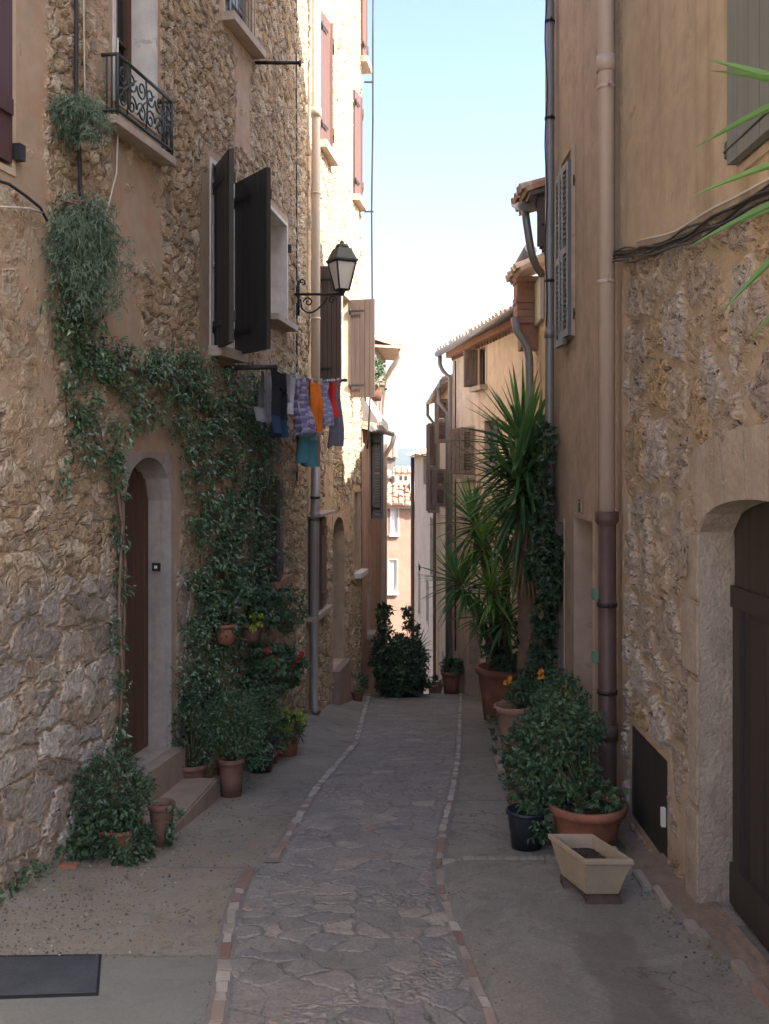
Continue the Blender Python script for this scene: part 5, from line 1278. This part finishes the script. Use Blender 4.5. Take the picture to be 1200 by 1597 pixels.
# ================================================================ RIGHT SIDE PLANTS
def mk(px,D,dx=0): return at(px,D)
# tall yucca
p=at(822,9.7); t=potted('yucca',p,.24,.4,'tallest yucca, its big spiky crowns overlapping the grey drainpipe','yucca')
lf=MB(); dr_=MB()
yhead(lf,U(815,672,9.4),.70,125,.060,low=-.6,dry=None,cb=.45); yhead(lf,U(800,735,9.3),.72,105,.054,axis=(-.35,-.2,.8),low=-.75,cb=.3,droop=.7); yhead(lf,U(838,700,9.35),.60,80,.054,axis=(.1,-.2,.9),cb=.45); yhead(lf,U(825,790,9.4),.52,66,.048,axis=(-.2,-.3,.6),low=-.9,cb=.15,droop=.9)
lf.build('leaves',LM['yucca'],t)
for i in range(70):
    q=U(820+random.uniform(-12,12),random.uniform(770,880),9.45+random.uniform(-.08,.08)); a=random.uniform(0,6.28); sword(dr_,q,q+Vector((math.cos(a)*.10,math.sin(a)*.10,-.38)),.035,random.random(),.0)
dr_.build('dead_leaves',LM['dry'],t)
mb=MB(); trunk(mb,[p+Vector((0,0,.3)),U(826,1000,9.65),U(818,860,9.5),U(814,700,9.4)],.12,.065,12); trunk(mb,[U(822,900,9.55),U(836,800,9.4),U(838,715,9.35)],.06,.045); mb.build('trunk',M['bark'],t)
# many headed yucca in the large pot
p=Vector((1.36,11.5,0)); p.z=gz(p.x,p.y); t=thing('yucca',p,'many-headed yucca leaning out over the lane from the large terracotta pot','yucca')
mb=MB(); pot_mesh(mb,p,.29,.62,.72,.13); mb.build('pot',M['terra'],t); sm=MB(); sm.lathe([(0,.55),(.26,.54)],p,18); sm.build('soil',M['soil'],t)
lf=MB(); ly=MB(); mb=MB()
for (x,y,D,r_,n_,ax,yl,w_) in ((735,798,11.1,.46,64,(-.25,-.1,1),0,.04),(756,838,11.0,.38,52,(.1,-.2,1),1,.038),(708,898,11.0,.44,60,(-.6,-.1,.7),0,.038),(768,908,10.9,.36,54,(0,-.2,1),1,.036),(782,955,10.9,.36,50,(-.2,-.3,.8),0,.036),(786,800,11.2,.42,50,(.1,0,1),0,.036),(742,955,11.1,.3,30,(-.5,0,.6),0,.034),(790,870,11.2,.36,40,(0,0,1),0,.04)):
    yhead(ly if yl else lf,U(x,y,D),r_*1.15,int(n_*1.4),w_*1.15,axis=ax,low=-.55,cb=.5 if not yl else .6); c_=U(x,y,D)
    trunk(mb,[p+Vector((random.uniform(-.1,.1),random.uniform(-.1,.1),.5)),p.lerp(c_,.55)+Vector((.04,0,.25)),c_],.035,.03,8)
lf.build('leaves',LM['yucca'],t); ly.build('young_leaves',LM['yuccaY'],t); mb.build('trunk',M['bark'],t)
foliage(t,'dark',lambda lf,st:cloud(lf,U(795,1003,11.2),(.32,.22,.28),120,14,.055),name='undergrowth')
# climber on the grey pipe
p=at(852,8.7); t=potted('climbing_shrub',p,.15,.3,'tall dark climber wound up the foot of the grey drainpipe',mat='terraD',cat='climber')
def fn(lf,st):
    for (x,y,rx,ry,n_) in ((870,860,.13,.12,60),(862,905,.11,.16,60),(850,960,.09,.18,50),(846,1010,.10,.2,60),(845,820,.07,.14,36),(835,880,.07,.2,40),(850,760,.06,.2,36),(852,690,.06,.16,24),(842,1060,.13,.14,50)):
        cloud(lf,U(x,y,8.55 if x>856 else 8.65),(rx,.13,ry),n_,13,.055)
    st.tube([p+Vector((0,0,.2)),U(848,1000,8.7),U(856,900,8.7),U(850,760,8.7),U(852,680,8.7)],.014,6)
foliage(t,'dark',fn)
# tall narrow pot standing on a slab
g=at(800,8.2); 
mb=MB(); mb.bbox(g.x-.14,g.x+.16,g.y-.16,g.y+.16,g.z-.02,g.z+.055,.01); tag(mb.build('stone_slab',M['slab']),'flat stone slab under the tall narrow terracotta pot','slab')
p=g+Vector((0,0,.056)); t=potted('potted_plant',p,.15,.46,'tall narrow terracotta pot with a wavy rim standing on a flat slab',mat='terraL',taper=.5,rim=.12)
foliage(t,'bush',lambda lf,st:(cloud(lf,p+Vector((.10,.05,.55)),(.15,.15,.13),60,14,.036),cloud(lf,p+Vector((-.14,-.08,.36)),(.06,.06,.10),9,8,.05),cloud(lf,p+Vector((-.14,-.05,.16)),(.08,.05,.05),7,8,.045)))
p=at(846,8.3); t=potted('flower_pot',p,.14,.34,'terracotta pot of orange flowers behind the tall narrow pot')
foliage(t,'dark',lambda lf,st:cloud(lf,p+Vector((0,0,.62)),(.20,.18,.25),120,15,.038,root=p+Vector((0,0,.3)),st=st)); flowers(t,[U(790,1059,8.1),U(842,1052,8.1)],.035,'orange',4)
p=at(880,7.4); t=potted('flower_pot',p,.14,.34,'terracotta pot with an orange bloom against the ochre wall',mat='terraD')
foliage(t,'bush',lambda lf,st:cloud(lf,p+Vector((-.02,0,.62)),(.17,.18,.22),110,15,.036,root=p+Vector((0,0,.3)),st=st)); flowers(t,[U(884,1076,7.3)],.04,'orange',6)
p=at(812,7.1); t=potted('flower_pot',p,.12,.22,'low brown pot with spreading leaves at the front edge of the row',mat='terraD')
foliage(t,'bush',lambda lf,st:cloud(lf,p+Vector((.05,0,.32)),(.16,.16,.16),60,13,.05)); 
p=at(868,6.7); t=potted('potted_shrub',p,.13,.28,'leafy green shrub in a terracotta pot behind the bucket',mat='terra')
foliage(t,'bush',lambda lf,st:(cloud(lf,p+Vector((.02,0,.55)),(.19,.2,.26),75,14,.044,root=p+Vector((0,0,.25)),st=st),))
# big round pot
p=Vector((1.165,5.72,0)); p.z=gz(p.x,p.y); t=potted('potted_shrub',p,.215,.27,'broad round terracotta pot with a big spreading green shrub behind the cream trough',mat='terra',taper=.72,rim=.2)
foliage(t,'bush',lambda lf,st:(cloud(lf,p+Vector((-.12,.25,.50)),(.24,.22,.29),105,15,.044,root=p+Vector((0,0,.24)),st=st),cloud(lf,p+Vector((.0,.0,.30)),(.20,.17,.09),70,13,.036),cloud(lf,p+Vector((.02,.1,.68)),(.10,.10,.12),24,12,.036)))
# black bucket
p=Vector((.82,5.75,0)); p.z=gz(p.x,p.y); t=thing('plant_bucket',p,'dark blue-black plastic bucket planter with ivy spilling over its right side','bucket planter')
mb=MB(); mb.lathe([(0,0),(.085,0),(.108,.20),(.108,.201),(.118,.203),(.118,.222),(.104,.224),(.100,.18),(0,.17)],p,28); mb.build('bucket',M['blackpl'],t)
foliage(t,'bush',lambda lf,st:(cloud(lf,p+Vector((.06,-.02,.18)),(.09,.12,.16),60,12,.038),cloud(lf,p+Vector((.02,.08,.36)),(.13,.10,.14),30,11,.035)))
p=Vector((.86,6.15,0)); p.z=gz(p.x,p.y); t=potted('flower_pot',p,.10,.20,'small dark terracotta pot directly behind the black bucket',mat='terraD')
foliage(t,'dark',lambda lf,st:cloud(lf,p+Vector((0,0,.28)),(.12,.12,.1),26,11,.035)); flowers(t,[p+Vector((-.06,-.08,.2))],.02,'pink',3)
# near yucca entering from the right edge
p=Vector((1.27,2.45,0)); p.z=gz(p.x,p.y); t=potted('yucca',p,.16,.35,'nearest yucca, only its long green leaf tips reaching in from the right edge','yucca')
lf=MB(); D=2.5
for (ox,oy,tx,ty,w_) in ((1300,160,1100,92,.03),(1290,150,1105,110,.022),(1330,115,1082,232,.032),(1320,225,1075,308,.028),(1330,270,1070,388,.03),(1330,300,1120,492,.032),(1330,350,1165,540,.028),(1340,420,1172,520,.022),(1300,300,1160,345,.02)):
    sword(lf,U(ox,oy,D+random.uniform(-.05,.1)),U(tx,ty,D+random.uniform(-.25,.1)),w_,random.uniform(.5,.9),.05,8,up=Vector((.3,.6,.6)))
yh=MB(); 
for i in range(40):
    a=random.uniform(-1.3,1.9); q=U(1335,260,D); d=Vector((math.cos(a),random.uniform(-.6,.6),math.sin(a))); 
    if d.x<.15: continue
    sword(lf,q,q+d*.45,.03,random.uniform(.3,.9),.05,6)
lf.build('leaves',LM['yucca'],t); mb=MB(); trunk(mb,[p+Vector((0,0,.3)),Vector((1.22,2.48,EZ-.3)),U(1335,400,D),U(1330,180,D)],.05,.04); mb.build('trunk',M['bark'],t)
random.seed(5)
# ================================================================ STREET LAMP
t=thing('wall_lamp',Vector((-.95,10.25,EZ+1.6)),'wall lantern on a scrolled iron bracket above the clothes line','street lamp')
LD=10.2; rt=U(466,459,LD+.05); tp=U(533,459,LD)
mb=MB(); mb.tube([rt+Vector((-.06,0,0)),tp],.014,8)
mb.tube([rt+Vector((0,0,.14)),rt+Vector((0,0,-.22))],.013,8)
def sp(c,r,a0,turn,f,k=.82,m=None):
    pts=[]
    for i in range(28):
        u=i/27; a=a0+f*turn*2*math.pi*u; rr=r*(1-k*u); pts.append(c+Vector((rr*math.cos(a),0,rr*math.sin(a))))
    m.tube(pts,.008,6)
wdx=(tp.x-rt.x)
pts=[rt+Vector((.02,0,-.05))]+[rt+Vector((.02+wdx*.62*u,0,-.05-.14*math.sin(math.pi*(.12+.88*u)**.8))) for u in np.linspace(.05,.9,10)]+[rt+Vector((wdx*.66,0,-.03))]
mb.tube(pts,.009,6)
sp(rt+Vector((.10,0,-.08)),.05,math.pi,1.3,-1,m=mb); sp(rt+Vector((wdx*.78,0,-.06)),.045,0,1.3,1,m=mb); sp(rt+Vector((.035,0,.13)),.035,-1.5,1.2,1,m=mb)
mb.build('bracket',M['iron'],t)
lc=Vector((tp.x+.005,LD,0)); z0=EZ+(HY-452)/F*LD; z1=EZ+(HY-408)/F*LD; z2=EZ+(HY-388)/F*LD; z3=EZ+(HY-376)/F*LD
rot=R(28)
def sq(r,z): return [Vector((lc.x+r*math.cos(rot+math.pi/4+i*math.pi/2),lc.y+r*math.sin(rot+math.pi/4+i*math.pi/2),z)) for i in range(4)]
def frus(m,r0,za,r1,zb): m.hexa(sq(r0,za)+sq(r1,zb))
mb=MB(); frus(mb,.075,z0+.008,.15,z1-.006); mb.build('glass',M['lampglass'],t)
mb=MB(); frus(mb,.175,z1,.178,z1+.018); frus(mb,.165,z1+.018,.10,z2); frus(mb,.085,z2,.075,z2+.02)
mb.lathe([(.07,0),(.06,.02),(.02,.035),(.025,.05),(.0,.07)],(lc.x,lc.y,z2+.02),12); r_=mb.build('lamp_cap',M['lampmetal'],t)
mb=MB()
for a,b in zip(sq(.079,z0),sq(.155,z1)): mb.tube([a,b],.009,6)
for r2,z in ((.08,z0),(.154,z1-.008)):
    q=sq(r2,z); 
    for i in range(4): mb.tube([q[i],q[(i+1)%4]],.008,6)
mb.lathe([(.05,0),(.03,-.03),(.02,-.06)],(lc.x,lc.y,z0),10); mb.build('lamp_frame',M['iron'],t)
# ================================================================ CLOTHES LINE
nr=wL.P(wL.s_at(347),EZ+(HY-574)/F*7.9,0); D=nr.y; nr.z=EZ+(HY-574)/F*D; nt_=nr+wL.n(7).to_3d()*.44
fr=wM.P(.42,0,0); fr.z=EZ+(HY-594)/F*fr.y; ft=fr+wM.n(.4).to_3d()*.50
t=thing('clothes_line',nr.copy(),'clothes line of green wires strung between two iron wall rods','clothes line')
for a,b,m_,r_ in ((nr,nt_,'iron',.020),(fr,ft,'irong',.016)):
    mb=MB(); d=(b-a).normalized(); mb.tube([a-d*.05,b+d*.02],r_,8); mb.build('rod',M[m_],t)
def ln(tt,u): 
    a=nr.lerp(nt_,tt)+Vector((0,0,.02)); b=fr.lerp(ft,tt)+Vector((0,0,.02)); p=a.lerp(b,u); p.z-=.07*4*u*(1-u); return p
for tt in (.5,.75,.88,1.):
    mb=MB(); mb.tube([ln(tt,u) for u in np.linspace(0,1,16)],.004,5); mb.build('wire',M['wire'],t)
def uD(tt,D):
    lo,hi=0,1
    for _ in range(30):
        m=(lo+hi)/2
        if ln(tt,m).y<D: lo=m
        else: hi=m
    return lo
def garment(name,tt,D0,D1,length,colf,shape,label,cat,seed=0,pegs=2):
    u0,u1=uD(tt,D0),uD(tt,D1); rs=random.Random(seed); nx,nz=18,22; ph=rs.uniform(0,6)
    mb=MB(); W_=(ln(tt,u1)-ln(tt,u0)); wd=W_.length; e=W_.normalized(); n=Vector((e.y,-e.x,0)).normalized()
    def pt(i,j,side):
        u=i/nx; v=j/nz
        l,r=shape(v); uu=l+(r-l)*u; top=ln(tt,u0+(u1-u0)*min(1,max(0,uu)))
        fold=.034*v**.5*math.sin(uu*11+ph+v*1.2)+.016*math.sin(uu*23+ph*2)+.01*math.sin(v*7+ph)
        sag=.025*math.sin(math.pi*u)*(1-v)
        p=top+e*((uu-min(1,max(0,uu)))*wd)+n*(fold+side*(.006+.012*math.sin(math.pi*u)*v))+Vector((0,0,-v*length*(1+.04*math.sin(uu*5+ph))-sag)); return p
    legs=shape if not isinstance(shape,tuple) else None
    shapes=[shape] if not isinstance(shape,tuple) else list(shape)
    for sh in shapes:
        shape=sh
        for side in (-1,1):
            b=len(mb.v)
            for j in range(nz+1):
                for i in range(nx+1): mb.v.append(tuple(pt(i,j,side)))
            for j in range(nz):
                for i in range(nx):
                    k=b+j*(nx+1)+i; l,r=sh((j+.5)/nz); mb.cur=colf(l+(r-l)*(i+.5)/nx,(j+.5)/nz,rs); mb.face((k,k+1,k+nx+2,k+nx+1),True)
    o=mb.build(name,M['cloth']); tag(o,label,cat,'washing hung on the clothes line')
    pg=MB()
    for q in ([.08,.92] if pegs==2 else [.08,.5,.92]):
        c=ln(tt,u0+(u1-u0)*q); pg.box(c.x-.006,c.x+.006,c.y-.006,c.y+.006,c.z-.035,c.z+.018)
    pg.build('pegs',M['shCream'],o)
    return o
def flat(c,v=.06): return lambda x,y,r:tuple(a*(1+r.uniform(-v,v)) for a in c)
rect=lambda v:(0,1)
tee=lambda v:(0+.0,1) if v<.72 else (-.18,1.18)
trs=(lambda v:(0,1) if v<.3 else (0,.47),lambda v:(0.001,.999) if v<.3 else (.53,1))
flare=lambda v:(.12-.22*v,.88+.22*v)
def pat(a,b,c,sx=7,sy=12):
    def f(x,y,r):
        k=(int(x*sx*3)*7+int(y*sy*3)*13+int((x+y)*9)*5)%7
        return a if k<3 else (b if k<5 else c)
    return f
garment('shirt',.5,8.2,8.62,.42,flat((.28,.27,.28)),tee,'grey T-shirt, nearest of the washing and deepest in shade','shirt',1)
garment('trousers',.88,8.0,8.36,.54,lambda x,y,r:(.022,.024,.03) if y<.72 else (.03,.05,.10),trs,'black trousers with blue hems hanging on the clothes line','trousers',2)
garment('shirt',.88,8.42,8.76,.34,flat((.52,.5,.52)),tee,'off-white shirt hanging between the black trousers and the purple dress','shirt',3)
garment('dress',1.,8.5,8.98,.50,pat((.17,.16,.30),(.26,.24,.42),(.45,.40,.50)),flare,'purple and blue patterned dress on the clothes line','dress',4)
garment('towel',.75,9.1,9.75,.80,lambda x,y,r:(.10,.30,.40) if y>.68 else ((.28,.42,.52) if int(y*9)%2 else (.22,.36,.48)),rect,'long light blue and teal towel, lowest hanging of the washing','towel',5,3)
garment('shirt',1.,9.08,9.42,.47,flat((.75,.20,.03)),rect,'bright orange top on the clothes line','shirt',6)
garment('blouse',1.,9.46,9.8,.44,pat((.22,.27,.42),(.38,.42,.55),(.28,.24,.40)),flare,'blue patterned blouse between the orange and the red tops','blouse',7)
garment('shirt',1.,9.84,10.12,.37,flat((.58,.05,.05)),rect,'red top on the clothes line','shirt',8)
garment('trousers',.93,10.12,10.5,.68,flat((.17,.18,.25)),trs,'long grey-blue trousers, farthest of the washing','trousers',9)
# ================================================================ TROUGH
t=thing('planter_trough',G(950,1420),'cream concrete trough with dark soil propped on a brick on the right pavement','planter')
zr=EZ-1.905
A_=U(912,1343,4.75); B_=U(989,1340,4.75); C_=U(924,1300,5.09); D_=U(855,1302,5.09)
for q in (A_,B_,C_,D_): q.z=zr
c=(A_+B_+C_+D_)/4
def shr(k,dz): return [c+(q-c)*k+Vector((0,0,dz)) for q in (A_,B_,C_,D_)]
lv=[shr(.62,-.19),shr(.66,-.185),shr(.93,-.03),shr(.985,-.025),shr(1.,-.02),shr(1.,-.004),shr(.985,0),shr(.88,0),shr(.86,-.012),shr(.78,-.07)]
mb=MB(); 
for q in lv: mb.v+=[tuple(p) for p in q]
mb.face((3,2,1,0))
for i in range(len(lv)-1):
    for j in range(4): a=i*4+j; b=i*4+(j+1)%4; mb.face((a,b,b+4,a+4))
mb.build('trough',M['trough'],t)
mb=MB(); N=12; q=shr(.80,-.052)
for i in range(N+1):
    for j in range(N+1):
        p=q[0].lerp(q[1],i/N).lerp(q[3].lerp(q[2],i/N),j/N); mb.v.append((p.x,p.y,p.z+random.uniform(-.007,.007)+.022*math.sin(math.pi*i/N)*math.sin(math.pi*j/N)-.01))
for i in range(N):
    for j in range(N): k=i*(N+1)+j; mb.face((k,k+N+1,k+N+2,k+1))
mb.build('soil',M['soil'],t)
f=c+(A_+B_)/2*.0; m_=(A_+B_)/2; p=c.lerp(m_,.62); g_=gz(p.x,p.y)
mb=MB(); mb.bbox(p.x-.08,p.x+.09,p.y-.05,p.y+.05,g_-.01,zr-.191,.006); tag(mb.build('brick',M['brickD']),'dark brick propping up the near end of the cream trough','brick')
p=c.lerp((C_+D_)/2,.6); g_=gz(p.x,p.y); mb=MB(); mb.bbox(p.x-.08,p.x+.08,p.y-.05,p.y+.05,g_-.01,zr-.191,.006); tag(mb.build('brick',M['brickD']),'hidden dark brick under the far end of the cream trough','brick')
# ================================================================ COVER PLATE, KERB, THRESHOLD
def quadplate(mb,px4,h,off):
    ps=[G(*q) for q in px4]
    mb.hexa([p+Vector((0,0,off-h)) for p in ps]+[p+Vector((0,0,off)) for p in ps])
mb=MB(); quadplate(mb,((-60,1556),(150,1549),(155,1492),(-60,1496)),.02,.006); o=mb.build('cover_plate',M['grate']); tag(o,'dark rectangular steel cover plate set in the left pavement','cover plate')
mb=MB(); quadplate(mb,((-66,1561),(154,1553),(159,1489),(-66,1492)),.02,.0035); tag(mb.build('plate_frame',M['iron'],o))
# stone kerb along the foot of the near right house
mb=MB(); y=3.0; 
while y<5.35:
    L_=random.uniform(.10,.26); x0=1.30+(1.49-1.30)*max(0,min(1,(5.2-y)/1.35)); x0=min(1.50,x0+.0); w_=random.uniform(.035,.055)
    v=random.uniform(.75,1.05); mb.cur=random.choice([(.33*v,.30*v,.25*v),(.28*v,.25*v,.21*v),(.38*v,.34*v,.28*v),(.30*v,.21*v,.17*v)])
    z=gz(1.35,y+L_/2); mb.bbox(x0-.03-w_/2,x0-.03+w_/2,y+.004,y+L_-.004,z-.1,z+.028+random.uniform(-.006,.006),.007); y+=L_
tag(mb.build('kerb_stones',M['col']),kind='structure')
V=[];Fc=[]; ys=np.arange(2.2,6.3,.05)
for j,y in enumerate(ys):
    x0=1.30+(1.49-1.30)*max(0,min(1,(5.2-y)/1.35))-.02
    if y>5.2: x0=1.28+.1*min(1,(y-5.2)/.5)
    for i in range(6):
        x=x0+(1.56-x0)*i/5; V.append((x,y,gz(x,y)+.012+.028*i/5+random.uniform(-.004,.004)))
for j in range(len(ys)-1):
    for i in range(5): k=j*6+i; Fc.append((k,k+1,k+7,k+6))
me=bpy.data.meshes.new('wall_foot'); me.from_pydata(V,[],Fc); me.materials.append(simple('earthy_mortar',(.22,.165,.125),.95,.4,8.,bs=.8)); tag(link('wall_foot',me),kind='structure')
mb=MB(); X0=xr(5.42)+.02; k=0
while X0<1.28:
    w_=random.uniform(.03,.09); z=gz(X0+.05,5.38); y=5.425+random.uniform(-.012,.012); v=random.uniform(.8,1.1); mb.cur=(.30*v,.27*v,.235*v)
    mb.bbox(X0,X0+w_-.004,y-.03,y+.012,z-.05,z+.006,.004); X0+=w_
tag(mb.build('slab_edge',M['col']),kind='structure')
# a few loose red tile bits
mb=MB()
# loose stones by the left wall foot
for k,(px,py) in enumerate(((95,1352),(270,1352))): pass
p=G(108,1352); mb.bbox(p.x-.05,p.x+.05,p.y-.025,p.y+.02,p.z-.005,p.z+.018,.004,None); tag(mb.build('tile_fragment',M['terra']),'broken terracotta tile fragment lying on the left pavement','tile fragment')
# raised landing beside the doorstep before the crest
ps=[G(512,1100),G(564,1097),G(574,1074),G(536,1072)]; mb=MB(); mb.hexa([p+Vector((0,0,-.1)) for p in ps]+[Vector((p.x,p.y,ps[2].z+.085)) for p in ps]); tag(mb.build('landing',M['paveL']),kind='structure')
# loose grit gathered at the wall feet and on the dusty slab
mb=MB(); rs=random.Random(3)
def peb(x,y,r):
    z=gz(x,y)+.004; v=rs.uniform(.6,1.3); mb.cur=rs.choice([(.22*v,.19*v,.15*v),(.16*v,.135*v,.11*v),(.27*v,.24*v,.20*v),(.19*v,.13*v,.1*v),(.1*v,.085*v,.07*v)])
    a=rs.uniform(0,6.3); b=len(mb.v); 
    for k in range(5): t_=a+k*1.2566; mb.v.append((x+r*math.cos(t_)*rs.uniform(.7,1.2),y+r*math.sin(t_)*rs.uniform(.7,1.2),z-.003))
    mb.v.append((x,y,z+r*.7))
    for k in range(5): mb.face((b+k,b+(k+1)%5,b+5))
for i in range(2600):
    y=4.25+3.6*rs.random()**1.4; w_=wallpt_atY(y).x if i%40==0 else w_ if i else -1.9
    x=w_+abs(rs.gauss(0,.28))+.02; 
    if x<xl(y)-.05: peb(x,y,rs.choice((.003,.004,.005,.008)))
for i in range(500):
    y=rs.uniform(3.9,6.2); x=1.33+.14*max(0,min(1,(5.2-y)/1.3))-abs(rs.gauss(0,.07)); peb(x,y,rs.choice((.003,.004,.007)))
for i in range(500):
    y=rs.uniform(3.6,9); sd=rs.random()<.5; x=(xl(y)-abs(rs.gauss(.04,.05))) if sd else (xr(y)+abs(rs.gauss(.04,.05))); peb(x,y,rs.choice((.002,.003,.005)))
tag(mb.build('grit',M['grit']),'loose grit and crumbs of mortar along the feet of the walls','grit',kind='stuff')
# ================================================================ HAZE
zb=-60.; mb=MB(); mb.box(-5900,5900,-700,6700,zb,130)
hz=NT('haze_air'); hz.t.nodes.remove(hz.b); pv=hz.t.nodes.new('ShaderNodeVolumePrincipled'); pv.inputs['Color'].default_value=(.93,.96,1,1); pv.inputs['Density'].default_value=HAZE if 'HAZE' in globals() else 8e-5; pv.inputs['Anisotropy'].default_value=0.
hz.t.links.new(pv.outputs[0],hz.out.inputs['Volume'])
tag(mb.build('haze',hz.m),kind='stuff')
